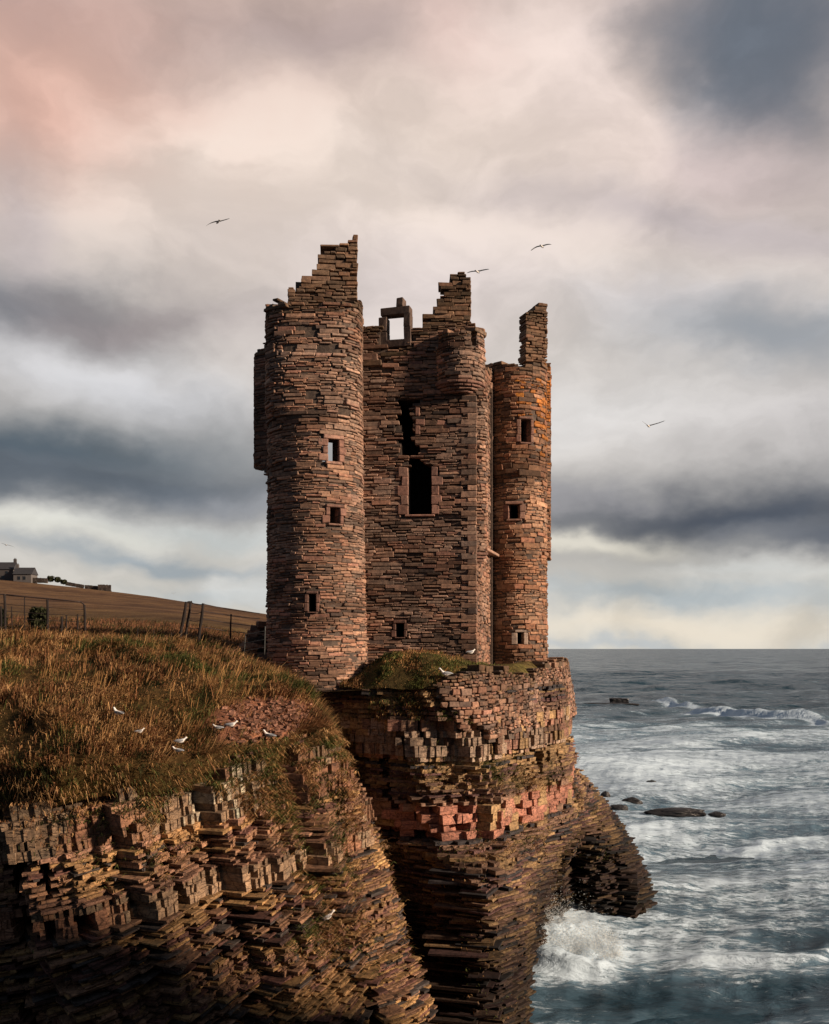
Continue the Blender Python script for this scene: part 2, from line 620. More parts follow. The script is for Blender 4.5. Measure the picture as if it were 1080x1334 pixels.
def top_px(surf, prof, drop=0.0):
    """skyline profile [(px, py) ...] (steps) -> function of s"""
    prof = sorted(prof)
    xs = [p[0] for p in prof]

    def f(q):
        p = surf.at(q, 10.0)
        x = 540 + p[0] / p[1] * F
        i = max(0, np.searchsorted(xs, x, side='right') - 1)
        return (845 - prof[i][1]) * p[1] / F - drop
    return f


RED = [(.33, .19, .135), (.30, .18, .125), (.29, .195, .14), (.24, .165, .125), (.17, .13, .105), (.42, .28, .20), (.10, .084, .075), (.36, .205, .16), (.055, .052, .054)]
REDW = [3, 3, 3.6, 3, 2.3, 2.6, 1.5, 1.0, .9]


def stone_col(p, zone):
    nz = fbm(p[0] * .55, p[1] * .55, p[2] * .8, 3, 3)
    c = pick(RED, REDW) * .72 + np.array([.245, .165, .122]) * .28
    if zone == 'front':
        c = c * .9 + np.array([.05, .055, .06]) * .12
    g = 1.0 + 0.5 * float(nz)
    if float(fbm(p[0] * .5, p[1] * .5, p[2] * .6, 27, 3)) > .24: c = c * .6 + np.array([.36, .29, .24]) * .4    # pale limewashed patches
    # soot and weed-dark patches
    if float(fbm(p[0] * .7, p[1] * .7, p[2] * 1.1, 21, 3)) > 0.26: c = c * 0.55
    px = 540 + p[0] / p[1] * F; 
    if zone == 'right' and p[2] > 7.2:                      # ochre lichen on the head of the far tower
        l = max(0, min(1, (p[2] - 6.5) / 2.5)) * max(0, min(1, (p[0] - 3.4) / 1.0)) * max(0, min(1, .55 + (.35 if p[2] > 9 else 0) + 2.2 * float(fbm(p[0] * .9, p[1], p[2] * .8, 23, 3))))
        if rng.random() < l: c = c * .3 + np.array([.50, .21, .03]) * rng.uniform(.45, .85)
    if zone == 'right': c = c * np.array([1.05, .96, .84])
    if zone == 'top':
        c = c * .5 + np.array([.10, .075, .035]) * .4
    return np.clip(c * np.array([1.08, .99, .95]) * g * rng.uniform(.8, 1.25), .012, .6)


def lay(surf, z0, top, openings=(), zone='left', s0=0.0, s1=None, hmin=.045, hmax=.128, wmul=(2.0, 6.0), depth=.26,
        thick=.8, cap=0.45, quoin=None, holes=None, base=None, prot=1.0, coarse=1.0):
    """lay irregular courses on a surface; stones near the skyline run through the wall"""
    s1 = surf.L if s1 is None else s1
    zmax = max(top(q) for q in np.linspace(s0, s1, 80))
    z = z0
    row = 0
    while z < zmax:
        h = rng.uniform(hmin, hmax) * coarse
        if rng.random() < .12: h = hmax * rng.uniform(1.0, 1.25) * coarse
        s = s0 + rng.uniform(-.15, .05)
        while s < s1:
            wd = min(.62, max(.10, h * rng.uniform(*wmul)))
            if rng.random() < .08: wd *= 1.5
            a, b = max(s, s0), min(s + wd, s1)
            s += wd
            if b - a < .05: continue
            m = (a + b) / 2
            zc = z + h / 2 + .03 * math.sin(m * 2.3 + row * .2) + .02 * math.sin(m * 5.1 + row)
            if base is not None and zc < base(m): continue
            tp = top(m)
            if zc > tp + (rng.uniform(-.06, .04) if zone != 'top' else rng.uniform(-.17, .07)): continue
            cut = False
            for (o0, o1, oz0, oz1) in openings:
                if zc + h * .35 > oz0 and zc - h * .35 < oz1 and b > o0 and a < o1:
                    if m < o0: b = min(b, o0)
                    elif m > o1: a = max(a, o1)
                    elif a < o0 - .07: b = o0
                    elif b > o1 + .07: a = o1
                    else: cut = True
            if holes is not None and holes(m, zc): cut = True
            if cut or b - a < .05: continue
            m = (a + b) / 2
            p = surf.at(m, zc); t2 = surf.tan(m, zc)
            t, n, u = frame(t2, rng.normal(0, .012))
            pr = rng.uniform(-.020, .014) * prot
            r_ = rng.random()
            if r_ < .08: pr -= .045
            elif r_ > .96: pr += .022
            hh = h * rng.uniform(.82, 1.06)
            zc += rng.uniform(-.012, .012)
            if rng.random() < .10: hh = h * rng.uniform(.5, .7)
            near = tp - zc < cap
            dep = thick + rng.uniform(-.06, .08) if near else depth
            zz = p[0], p[1], zc
            c3 = np.array([p[0], p[1], zc]) + n * (pr - dep / 2)
            gap = rng.uniform(.003, .012)
            colr = stone_col(c3, 'top' if (near and rng.random() < .8) else zone)
            ST.add(c3, t, n, u, np.array([(b - a) / 2 - gap / 2, dep / 2, max(.02, hh / 2 - gap * .45)]), colr, rng.uniform(.010, .03))
        z += h
        row += 1


def core(surf, z0, top, openings=(), thick=.8, s0=0.0, s1=None, step=.16, recess=.045, name='wall_core', holes=None, closed=False, mat=None):
    """solid wall behind the facing stones: outer and inner skins, reveals and heads"""
    s1 = surf.L if s1 is None else s1
    sg = list(np.linspace(s0, s1, max(2, int((s1 - s0) / step) + 1)))
    zmax = max(top(q) for q in np.linspace(s0, s1, 60))
    zg = list(np.arange(z0, zmax + step, step))
    for (a, b, c, d) in openings:
        sg += [a + .001, b - .001]; zg += [c, d]
    sg = np.array(sorted(set(round(x, 4) for x in sg if s0 - 1e-6 <= x <= s1 + 1e-6)))
    zg = np.array(sorted(set(round(x, 4) for x in zg)))
    ns, nz = len(sg), len(zg)
    out = np.zeros((ns, nz, 3)); inn = np.zeros((ns, nz, 3))
    for i, q in enumerate(sg):
        for j, z in enumerate(zg):
            p = surf.at(q, z); t2 = surf.tan(q, z)
            n = np.array([t2[1], -t2[0]])
            out[i, j] = [*(p - n * recess), z]; inn[i, j] = [*(p - n * thick), z]
    M = np.zeros((ns - 1, nz - 1), bool)
    for i in range(ns - 1):
        m = (sg[i] + sg[i + 1]) / 2; tp = top(m) - .10
        for j in range(nz - 1):
            zc = (zg[j] + zg[j + 1]) / 2
            ok = zc < tp
            for (a, b, c, d) in openings:
                if a < m < b and c < zc < d: ok = False
            if holes is not None and holes(m, zc): ok = False
            M[i, j] = ok
    V = np.concatenate([out.reshape(-1, 3), inn.reshape(-1, 3)])
    o_ = lambda i, j: i * nz + j
    n_ = lambda i, j: ns * nz + i * nz + j
    Fq = []
    g = lambda i, j: 0 <= i < ns - 1 and 0 <= j < nz - 1 and M[i, j]
    for i in range(ns - 1):
        for j in range(nz - 1):
            if not M[i, j]: continue
            Fq.append([o_(i, j), o_(i + 1, j), o_(i + 1, j + 1), o_(i, j + 1)])
            Fq.append([n_(i + 1, j), n_(i, j), n_(i, j + 1), n_(i + 1, j + 1)])
            if not g(i, j + 1): Fq.append([o_(i, j + 1), o_(i + 1, j + 1), n_(i + 1, j + 1), n_(i, j + 1)])
            if not g(i, j - 1): Fq.append([o_(i + 1, j), o_(i, j), n_(i, j), n_(i + 1, j)])
            if not g(i + 1, j) and not (closed and i == ns - 2): Fq.append([o_(i + 1, j), n_(i + 1, j), n_(i + 1, j + 1), o_(i + 1, j + 1)])
            if not g(i - 1, j) and not (closed and i == 0): Fq.append([n_(i, j), o_(i, j), o_(i, j + 1), n_(i, j + 1)])
    ob = mesh_np(name, V, np.array(Fq), mat or M_CORE, castle)
    ob.location = -CO
    return ob


PINK = [(.31, .175, .135), (.28, .155, .12), (.33, .20, .155), (.25, .145, .115)]


def dress(surf, rect, jw=.34, sw=.22, lintel=.22, sill=.12, zone_pal=PINK, n=None, sides=(1, 1), shade=1.0, dp=.16):
    """dressed blocks round an opening; every block is a part of its own"""
    a, b, z0, z1 = rect

    def blk(s0, s1, za, zb, name, out=.02):
        m, zc = (s0 + s1) / 2, (za + zb) / 2
        p = surf.at(m, zc); t, nn, u = frame(surf.tan(m, zc))
        c = np.array([p[0], p[1], zc]) + nn * (out - dp)
        col = np.array(zone_pal[rng.integers(len(zone_pal))]) * rng.uniform(.8, 1.15) * shade
        DRESSED.append((name, c, t, nn, u, np.array([(s1 - s0) / 2 - .006, dp, (zb - za) / 2 - .006]), col))
    k = n or max(2, int(round((z1 - z0) / .30)))
    hz = (z1 - z0) / k
    for side in (0, 1):
        if not sides[side]: continue
        for i in range(k):
            wd = (jw if (i + side) % 2 == 0 else sw) * rng.uniform(.85, 1.15)
            if side == 0: blk(a - wd, a, z0 + i * hz, z0 + (i + 1) * hz, 'jamb_stone')
            else: blk(b, b + wd, z0 + i * hz, z0 + (i + 1) * hz, 'jamb_stone')
    if lintel: blk(a - jw * .55, b + jw * .55, z1, z1 + lintel, 'lintel', .03)
    if sill: blk(a - jw * .35, b + jw * .35, z0 - sill, z0, 'sill', .05)
    e = .0
    return (a - (sw if sides[0] else 0), b + (sw if sides[1] else 0), z0 - sill, z1 + lintel)


DRESSED = []

# ---- left round tower -------------------------------------------------------
LC = P(411, 845, 31.9)[:2]
LR = 1.60


def left_fn(q, z):
    th = q / LR - math.pi / 2 - math.pi            # q=0 at the back; q = pi*LR faces the camera
    k = min(1, max(0, (z - 7.3) / .5))
    r = LR + (0.10 * max(0, (5.5 - z) / 6.0)) - .02
    c, s_ = math.cos(th + 0), math.sin(th + 0)
    th2 = math.pi * 0 + th
    # start at the back (+y), pass the left, the front and the right side
    ang = math.pi / 2 + q / LR
    c, s_ = math.cos(ang), math.sin(ang)
    e = 2 + 1.6 * k
    m = (abs(c) ** e + abs(s_) ** e) ** (-1 / e)
    dx = 0.06 * max(0, (5.5 - z) / 6.0)
    return (LC[0] + dx + c * r * m, LC[1] + s_ * r * m)


LT = Surf(left_fn, 2 * math.pi * LR)
qf = math.pi * LR
prof = [(330, 397), (346, 396), (358, 388), (366, 393), (376, 392), (480, 394)]
_lt_top = top_px(LT, prof)


def lt_top(q):
    p = LT.at(q, 10)
    back = max(0, p[1] - LC[1] + .4)
    return _lt_top(q) - back * .75


lo, hi = qf - 2.3, qf + 2.3
w1 = rect_px(LT, 427.5, 572, 441.5, 601, lo, hi)
w2 = rect_px(LT, 430, 661, 443, 682, lo, hi)
w3 = rect_px(LT, 402, 774, 411, 797, lo, hi)
h1 = rect_px(LT, 398, 509, 413, 521, lo, hi)
h2 = rect_px(LT, 412, 453, 446, 459, lo, hi)
h3 = rect_px(LT, 368, 453, 384, 458, lo, hi)
h4 = rect_px(LT, 441, 532, 458, 538, lo, hi)
# the light through the upper window: a matching opening in the far side
pf = LT.at((w1[0] + w1[1]) / 2, 6); zc = (w1[2] + w1[3]) / 2
d = pf / pf[1]
best = None
for q in np.linspace(-1.6, 1.6, 400):
    p = LT.at(q, 7)
    if p[1] > LC[1] and (best is None or abs(p[0] / p[1] - d[0]) < best[0]): best = (abs(p[0] / p[1] - d[0]), q, p[1])
qb = best[1] % LT.L; sc = best[2] / pf[1]
wbz = (w1[2] * sc - .25, w1[3] * sc + .35)
wbs = [(qb - 1.0 + k, qb + .6 + k, *wbz) for k in (-LT.L, 0, LT.L)]
f1 = dress(LT, w1, .30, .20, .14, .10, n=3, dp=.06)
f2 = dress(LT, w2, .26, .16, .10, .07, n=2, shade=.9)
f3 = dress(LT, w3, .16, .12, .10, .05, n=2, shade=.75)
base_l = lambda q: -1.25
lay(LT, -1.35, lt_top, [f1, f2, f3, h1, h2, h3, h4], 'left', s0=qf - 2.75, s1=qf + 2.75)
lay(LT, -1.35, lt_top, wbs, 'left', s0=0, s1=qf - 2.75, coarse=1.6)
lay(LT, -1.35, lt_top, wbs, 'left', s0=qf + 2.75, s1=LT.L, coarse=1.6)
core(LT, -1.6, lt_top, [(w1[0] - .19, w1[1] + .19, w1[2] - .02, w1[3] + .02), w2, w3] + [(max(.0, a), min(LT.L, b), c_, d_) for a, b, c_, d_ in wbs if b > 0 and a < LT.L], .62, name='round_tower_core', closed=True, step=.2)

S0 = straight(P(375, 845, 31.3)[:2], P(466, 845, 31.5)[:2])
s0_top = top_px(S0, [(370, 373), (387, 356), (400, 362), (408, 355), (416, 344), (423, 318), (433, 314), (438, 321), (448, 305)])
lay(S0, (845 - 400) * 31.4 / F, s0_top, [], 'top', thick=.7, cap=5, hmin=.06, hmax=.15, prot=1.4, wmul=(1.6, 4.5))
core(S0, (845 - 400) * 31.4 / F, lambda q: s0_top(q) - .14, [], .5, name='wall_head_core', step=.12, recess=.12, s0=.12, s1=S0.L - .12)

# ---- main block -------------------------------------------------------------
C1 = P(620, 845, 31.6)[:2]                       # near corner
A1 = P(462, 845, 32.0)[:2]
dirf = (C1 - A1) / np.linalg.norm(C1 - A1)
FW = straight(A1, C1)
D1 = P(642, 845, 36.2)[:2]
SW_ = straight(C1, D1)
bw = rect_px(FW, 532, 608, 562, 670)
ro = rect_px(FW, 517, 519, 541, 588)
sw0 = rect_px(FW, 516, 812, 526, 830)
s5 = rect_px(FW, 604, 700, 613, 708)
fb = dress(FW, bw, .34, .24, .0, .08, n=5)
fo = dress(FW, (ro[0], ro[1], ro[2] + .55, ro[3] - .3), .36, .16, 0, 0, n=3, sides=(0, 1), shade=.95)
f5 = dress(FW, sw0, .16, .10, .12, .05, n=2, shade=.6)
crack = [(497, 452), (495, 459), (499, 466), (503, 473), (499, 480)]
ckz = []
for (x, y) in crack:
    q = FW.inv(x, 9.5); Yd = FW.at(q, 9)[1]; ckz.append((q, (845 - y) * Yd / F))


def fw_hole(q, z):
    # ragged upper opening
    a, b, c, d = ro
    if c - .15 < z < d:
        k = (z - c) / (d - c)
        wob = .10 * math.sin(z * 7) + .06 * math.sin(z * 17)
        if a - .02 + (.12 * (k < .5)) + wob * .6 - (.05 if k > .6 else 0) < q < b + wob - .25 * max(0, .35 - k) - .02: return True
        if k < .22 and a + .10 < q < b + .02 + .12: return True
    # from the big window up to it
    if bw[3] <= z < bw[3] + .32 and bw[0] - .02 < q < bw[1] - (z - bw[3]) * 1.2: return True
    for (cq, cz) in ckz:
        if abs(z - cz) < .075 and abs(q - cq) < .05: return True
    return False


prof_fw = [(440, 424), (494, 452), (533, 452), (536, 427), (554, 425), (566, 420), (640, 420)]
fw_top = top_px(FW, prof_fw)
lay(FW, -0.9, fw_top, [fb, f5, s5], 'front', holes=lambda q, z: fw_hole(q, z) or any(abs(z - cz) < .14 and abs(q - cq) < .13 for cq, cz in ckz), wmul=(2.0, 5.6), cap=.3, s1=FW.L - .02)
core(FW, -1.2, fw_top, [bw, sw0], .8, name='front_wall_core', holes=fw_hole, step=.12, recess=.09, s1=FW.L - .05)
sw_top = lambda q: 10.9 if q < 1.0 else 10.75
sl1 = rect_px(SW_, 620.5, 663, 625, 673)
lay(SW_, -0.8, lambda q: 9.25 + q * .285, [sl1], 'side', wmul=(1.4, 3.6), hmin=.06, hmax=.16, cap=.3)
core(SW_, -1.2, lambda q: 9.25 + q * .285, [sl1], .7, name='side_wall_core', recess=.08, step=.2, s0=.34)
# far walls of the block, seen only from the side or through the openings
B1 = A1 + (D1 - C1) * 1.0
BK = straight(D1, B1)
LFT = straight(B1, A1)
for sf, nm in ((BK, 'rear_wall_core'), (LFT, 'inner_wall_core')):
    lay(sf, -0.8, lambda q: 9.6 + .3 * math.sin(q * 3), [], 'front', coarse=2.0)
    core(sf, -1.2, lambda q: 9.6 + .3 * math.sin(q * 3), [], .8, name=nm, step=.4, s0=0, s1=sf.L - (.9 if sf is LFT else 0))
# added slabs across the block, blocking skylight so the openings stay dark
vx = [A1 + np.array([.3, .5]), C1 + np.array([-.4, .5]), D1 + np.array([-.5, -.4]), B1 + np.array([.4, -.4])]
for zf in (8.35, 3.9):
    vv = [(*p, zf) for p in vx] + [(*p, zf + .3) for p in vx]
    o = mesh_np('light_block_slab', vv, np.array([[3, 2, 1, 0], [4, 5, 6, 7], [0, 1, 5, 4], [1, 2, 6, 5], [2, 3, 7, 6], [3, 0, 4, 7]]), M_CORE, castle)
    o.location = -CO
# quoins on the near corner
z = -0.6; k = 0
while z < 8.2:
    h = rng.uniform(.10, .24)
    a = .52 if k % 2 else .30
    c = np.array([C1[0], C1[1], z + h / 2]) - np.array([*dirf, 0]) * (a / 2 - .03) + np.array([dirf[1], -dirf[0], 0]) * (-.14 + .03)
    t, n, u = frame(dirf)
    ST.add(c, t, n, u, np.array([a / 2, .13, h / 2 - .008]), stone_col(c, 'front') * 1.1, .015, force=False)
    z += h; k += 1

# ---- corner turret ------------------------------------------------------------
TC = P(598.5, 845, 32.1)[:2]


def ring(center, rad, L0=0):
    def fn(q, z):
        r = rad(z) if callable(rad) else rad
        ang = math.pi / 2 + q / R0
        return (center[0] + math.cos(ang) * r, center[1] + math.sin(ang) * r)
    R0 = rad(9) if callable(rad) else rad
    return Surf(fn, 2 * math.pi * R0)


TR = .855
zt0 = (845 - 508) * 31.4 / F
TU = ring(TC, lambda z: TR - (.0 if z > zt0 + .55 else .035 * round((zt0 + .55 - z) / .14)))
tf = math.pi * TR
tu_prof = [(500, 431), (604, 430), (614, 430)]
tu_top = top_px(TU, tu_prof)
tw1 = rect_px(TU, 565.5, 433, 570.5, 450, tf - 1.4, tf + 1.4)
tw2 = rect_px(TU, 614.5, 432, 622, 450, tf - 1.35, tf + 1.35)
lay(TU, zt0 + .2, tu_top, [tw1, tw2], 'side', s0=tf - 1.75, s1=tf + 1.9, wmul=(1.2, 3.2), hmin=.06, hmax=.13, thick=.35, cap=.25, depth=.2)
core(TU, zt0 + .2, tu_top, [tw1, tw2], .3, name='turret_core', closed=True, step=.14, recess=.05)
for k, (r_, hh) in enumerate(((TR + .03, .09), (TR - .03, .08), (TR - .12, .08), (TR - .22, .08))):
    zz = zt0 + .26 - k * .088
    RG = ring(TC, r_)
    q = RG.L * .5 - r_ * 1.9
    while q < RG.L * .5 + r_ * 2.0:
        wd = rng.uniform(.22, .45)
        m = q + wd / 2; p = RG.at(m, 9); t, n, u = frame(RG.tan(m, 9))
        ST.add(np.array([*p, zz]) - n * .2, t, n, u, np.array([wd / 2, .2, hh / 2]), np.array(PINK[k]) * rng.uniform(.7, 1.05), .02)
        q += wd + .01

CR = ring(P(619.5, 845, 32.02)[:2], .40)
cf_ = math.pi * .40
lay(CR, 3.2, lambda q: zt0 + .12, [], 'side', s0=cf_ - .42, s1=cf_ + .75, wmul=(1.2, 2.8), hmin=.06, hmax=.14, thick=.3, cap=.01, depth=.2)
for k in range(3):
    z_ = 3.14 - k * .10; m = cf_ + .15; p = CR.at(m, 5); t, n, u = frame(CR.tan(m, 5))
    ST.add(np.array([*p, z_]) - n * (.22 + .07 * k), t, n, u, np.array([.30 - .05 * k, .2, .05]), np.array(PINK[k]) * .8, .02)

# ---- broken chimney stack over the turret, freestanding window, far stack -----
SP = straight(P(550, 845, 32.2)[:2], P(614, 845, 32.2)[:2])
sp_prof = [(540, 424), (553, 418), (557, 409), (567, 402), (570, 381), (576, 379), (579, 362), (586, 367), (590, 358), (600, 349), (608, 368)]
sp_top = top_px(SP, sp_prof)
lay(SP, (845 - 436) * 32 / F, sp_top, [], 'top', thick=.62, cap=5, hmin=.07, hmax=.15, prot=2.2, wmul=(1.6, 4.5))
core(SP, (845 - 436) * 32 / F, lambda q: sp_top(q) - .12, [], .5, name='chimney_core', step=.12, recess=.12, s0=.12, s1=SP.L - .1)
WF = straight(P(493, 845, 32.2)[:2], P(536, 845, 31.9)[:2])
wfz = lambda y: (845 - y) * 32.05 / F
for (x0, y0, x1, y1, nm) in ((494, 413, 504.5, 432, 'jamb_stone'), (495, 432, 505, 453, 'jamb_stone'), (526.5, 410, 535, 428, 'jamb_stone'), (527, 428, 536, 453, 'jamb_stone'),
                             (497, 400.5, 534, 411, 'lintel'), (503, 443, 529, 453, 'sill'), (517, 389, 526, 401, 'finial_stone')):
    a, b = WF.inv(x0, 11), WF.inv(x1, 11)
    m = (a + b) / 2; p = WF.at(m, 11); t, n, u = frame(WF.tan(m, 11))
    DRESSED.append((nm, np.array([*p, (wfz(y0) + wfz(y1)) / 2]) - n * .1, t, n, u, np.array([(b - a) / 2, .2, (wfz(y0) - wfz(y1)) / 2 - .004]), np.array([.13, .095, .08]) * rng.uniform(.8, 1.2)))

# ---- right round tower --------------------------------------------------------
RC = P(671, 845, 36.9)[:2]
RR = 1.21
RT = ring(RC, lambda z: RR + .05 * max(0, (5 - z) / 6))
rf = math.pi * RR
rprof = [(600, 473), (640, 473), (652, 475), (664, 471), (676, 474), (690, 472), (708, 476)]
_rt = top_px(RT, rprof)


def rt_top(q):
    p = RT.at(q, 10)
    back = max(0, p[1] - RC[1])
    v = _rt(q)
    return min(v, 99) - back * .5 if v < 12.2 else (v if p[1] < RC[1] + .35 else 11.0)


rw1 = rect_px(RT, 679, 546, 691, 576, rf - 1.7, rf + 1.7)
rw2 = rect_px(RT, 663, 657, 677, 676, rf - 1.7, rf + 1.7)
rw3 = rect_px(RT, 674, 824, 682, 840, rf - 1.7, rf + 1.7)
rg1 = dress(RT, rw1, .16, .14, .10, .08, n=3, shade=.85)
rg2 = dress(RT, rw2, .26, .20, .12, .08, n=2, shade=.9)
rg3 = dress(RT, rw3, .20, .18, .10, .0, n=1, zone_pal=[(.42, .33, .27), (.44, .36, .3)])
rh = rect_px(RT, 695, 538, 699, 543, rf - 1.9, rf + 1.9)
lay(RT, -1.5, rt_top, [rg1, rg2, rg3, rh], 'right', s0=rf - 2.3, s1=rf + 2.5, wmul=(1.3, 3.4), hmin=.06, hmax=.17)
lay(RT, -1.5, rt_top, [], 'right', s0=0, s1=rf - 2.3, coarse=1.6)
lay(RT, -1.5, rt_top, [], 'right', s0=rf + 2.5, s1=RT.L, coarse=1.6)
core(RT, -1.6, rt_top, [rw1, rw2, rw3], .55, name='far_tower_core', closed=True, step=.2)
o = None
for zf in (10.6, ):  # added discs inside both towers, blocking skylight to darken the openings
    for (cc, rr) in ((RC, RR - .3),):
        vv = [(cc[0] + rr * math.cos(a), cc[1] + rr * math.sin(a), zf) for a in np.linspace(0, 2 * math.pi, 20, endpoint=False)]
        o = mesh_np('light_block_disc', vv, np.array([list(range(20))]), M_CORE, castle); o.location = -CO
vv = [(LC[0] + 1.4 * math.cos(a), LC[1] + 1.4 * math.sin(a), 10.2) for a in np.linspace(0, 2 * math.pi, 20, endpoint=False)]
o = mesh_np('light_block_disc', vv, np.array([list(range(20))]), M_CORE, castle); o.location = -CO  # added disc in the left tower, keeps skylight out
vv = [(LC[0] + 1.4 * math.cos(a), LC[1] + 1.4 * math.sin(a), 5.0) for a in np.linspace(0, 2 * math.pi, 20, endpoint=False)]
o = mesh_np('light_block_disc', vv, np.array([list(range(20))]), M_CORE, castle); o.location = -CO

S2 = straight(P(685, 845, 36.8)[:2], P(714, 845, 37.1)[:2])
s2_top = top_px(S2, [(670, 405), (687, 400), (698, 396), (701, 391), (709, 395), (711, 410)])
lay(S2, (845 - 476) * 37.3 / F, s2_top, [], 'top', thick=.62, cap=5, hmin=.07, hmax=.15, prot=1.6, wmul=(1.6, 4.5))
core(S2, (845 - 476) * 37.3 / F, lambda q: s2_top(q) - .12, [], .5, name='chimney_core', step=.12, recess=.12, s0=.12, s1=S2.L - .12)

# ---- projecting latrine shafts at both flanks -----------------------------------
LB = straight(P(331, 845, 34.0)[:2], P(352, 845, 33.6)[:2])
lb_top = top_px(LB, [(300, 458), (335, 452), (342, 446)])
lb_base = lambda q: (845 - 598) * 34 / F - q * 1.25
lay(LB, 5.2, lb_top, [], 'front', base=lb_base, thick=.7, cap=.3, depth=.4)
LB2 = straight(P(331, 845, 35.5)[:2], P(331, 845, 34.0)[:2])
lay(LB2, 6.6, lambda q: lb_top(.05), [], 'front', thick=.7, cap=.3, depth=.3)
core(LB, 5.2, lb_top, [], .9, name='flank_shaft_core', holes=lambda q, z: z < lb_base(q) + .08, step=.1)
RB = straight(P(699, 845, 38.0)[:2], P(717.5, 845, 38.3)[:2])
rb_top = top_px(RB, [(690, 470), (710, 482)])
rb_base = lambda q: (845 - 738) * 39.2 / F + (q) * 1.1
lay(RB, 2.8, rb_top, [], 'right', base=rb_base, thick=.9, cap=.3, depth=.4)
RB2 = straight(P(717.5, 845, 38.3)[:2], P(717.5, 845, 39.6)[:2])
lay(RB2, 3.6, lambda q: rb_top(.3), [], 'right', thick=.7, cap=.3, depth=.3)
core(RB, 2.8, rb_top, [], 1.2, name='flank_shaft_core', holes=lambda q, z: z < rb_base(q) + .08, step=.1)

# ---- stone slab ledge in the angle ---------------------------------------------
for (x0, x1, y, hh, pr) in ((621, 646, 717, .05, .12), (623, 636, 727, .14, .04)):
    a, b = P(x0, y, 32.6), P(x1, y, 36.3)
    t, n, u = frame((b - a)[:2]); L = np.linalg.norm((b - a)[:2])
    cz = (845 - y) * 34 / F
    DRESSED.append(('ledge_slab', np.array([*((a + b) / 2)[:2], cz]) + n * (pr - .2), t, n, u, np.array([L / 2, .28, hh]), np.array([.38, .25, .19])))

# ---- battered masonry foundation below the right hand half ----------------------
fpts = [P(556, 845, 29.1)[:2], P(590, 845, 29.05)[:2], P(632, 845, 29.7)[:2], P(672, 845, 31.6)[:2], P(706, 845, 34.6)[:2], P(733, 845, 37.6)[:2], P(741, 845, 40.5)[:2]]


def poly_surf(pts, batter=0.0, z0=0):
    pts = np.array(pts)
    for _ in range(2):
        q = [pts[0]]
        for a, b in zip(pts[:-1], pts[1:]): q += [a * .75 + b * .25, a * .25 + b * .75]
        pts = np.array(q + [pts[-1]])
    seg = np.linalg.norm(np.diff(pts, axis=0), axis=1); cum = np.concatenate([[0], np.cumsum(seg)])

    def fn(q, z):
        x = np.interp(q, cum, pts[:, 0]); y = np.interp(q, cum, pts[:, 1])
        i = min(len(seg) - 1, max(0, np.searchsorted(cum, q) - 1)); d = (pts[i + 1] - pts[i]) / seg[i]
        n = np.array([d[1], -d[0]])
        return np.array([x, y]) + n * (z0 - z) * batter
    return Surf(fn, cum[-1])


FN = poly_surf(fpts, .16, -.5)


def fn_top(q):
    p = FN.at(q, -.5); x = 540 + p[0] / p[1] * F
    return float(np.interp(x, [545, 575, 600, 640, 690, 712, 740], [-1.5, -1.15, -.62, -.62, -.95, -.55, -.45])) + .12 * math.sin(q * 4)


lay(FN, -2.75, fn_top, [], 'left', base=lambda q: -2.75 + max(0, 1.9 - q) * .75 + .25 * math.sin(q * 5) + .2 * math.sin(q * 11), hmin=.07, hmax=.17, wmul=(1.0, 2.6), thick=.5, cap=.25, prot=1.6)
core(FN, -2.9, fn_top, [], .8, name='foundation_core', step=.2, recess=.12, s0=.3, holes=lambda q, z: z < -2.75 + max(0, 1.9 - q) * .75 + .25 * math.sin(q * 5) + .2 * math.sin(q * 11) + .12)

# ---- tumbled masonry against the left tower --------------------------------------
for k in range(150):
    x = rng.uniform(308, 352); f_ = (x - 308) / 44
    ytop = 858 - 66 * f_ ** 1.3
    y = rng.uniform(ytop, 868)
    p = P(x, y, 32.9 - rng.uniform(0, 1.2))
    a = rng.uniform(-.5, .5)
    t, n, u = frame((math.cos(a), math.sin(a)), rng.normal(0, .12))
    hw = rng.uniform(.12, .32)
    ST.add(p, t, n, u, np.array([hw, rng.uniform(.15, .3), rng.uniform(.05, .12)]), stone_col(p, 'front') * .8, .02)

for (nm, c, t, n, u, h, col) in DRESSED:
    r = np.random.default_rng(len(bpy.data.objects))
    V, fq, ft = ST._geom1(h, .018, r, True, .10)
    W = V[:, :1] * t + V[:, 1:2] * n + V[:, 2:3] * u
    me = bpy.data.meshes.new(nm)
    me.from_pydata([tuple(v) for v in W], [], [list(map(int, f)) for f in CHQ] + [list(map(int, f)) for f in CHT])
    me.materials.append(M_STONE_O)
    o = bpy.data.objects.new(nm, me); o.color = (*col, 1)
    link(o, castle); o.location = Vector(c) - CO
ST.build(castle, 'stone', 'rubble_masonry', M_STONE_O, M_STONE, 290, True, .15)
print('castle stones', len(ST.c))

# ================================================================== CLIFFS


class Cliff:
    def __init__(s, levels):
        """levels: list of (z, [(px, Y), ...]) top to bottom, same number of control points"""
        s.z = np.array([l[0] for l in levels])
        s.c = np.array([[((px - 540) * y / F, y) for px, y in l[1]] for l in levels])

    def contour(s, z, n=160):
        zz = np.clip(z, s.z.min(), s.z.max())
        k = np.array([[np.interp(zz, s.z[::-1], s.c[::-1, i, a]) for a in (0, 1)] for i in range(s.c.shape[1])])
        for _ in range(2):
            q = [k[0]]
            for a, b in zip(k[:-1], k[1:]): q += [a * .75 + b * .25, a * .25 + b * .75]
            k = np.array(q + [k[-1]])
        # parameter kept the same at all heights: control index
        u = np.linspace(0, 1, len(k))
        v = np.linspace(0, 1, n)
        return np.stack([np.interp(v, u, k[:, 0]), np.interp(v, u, k[:, 1])], 1)


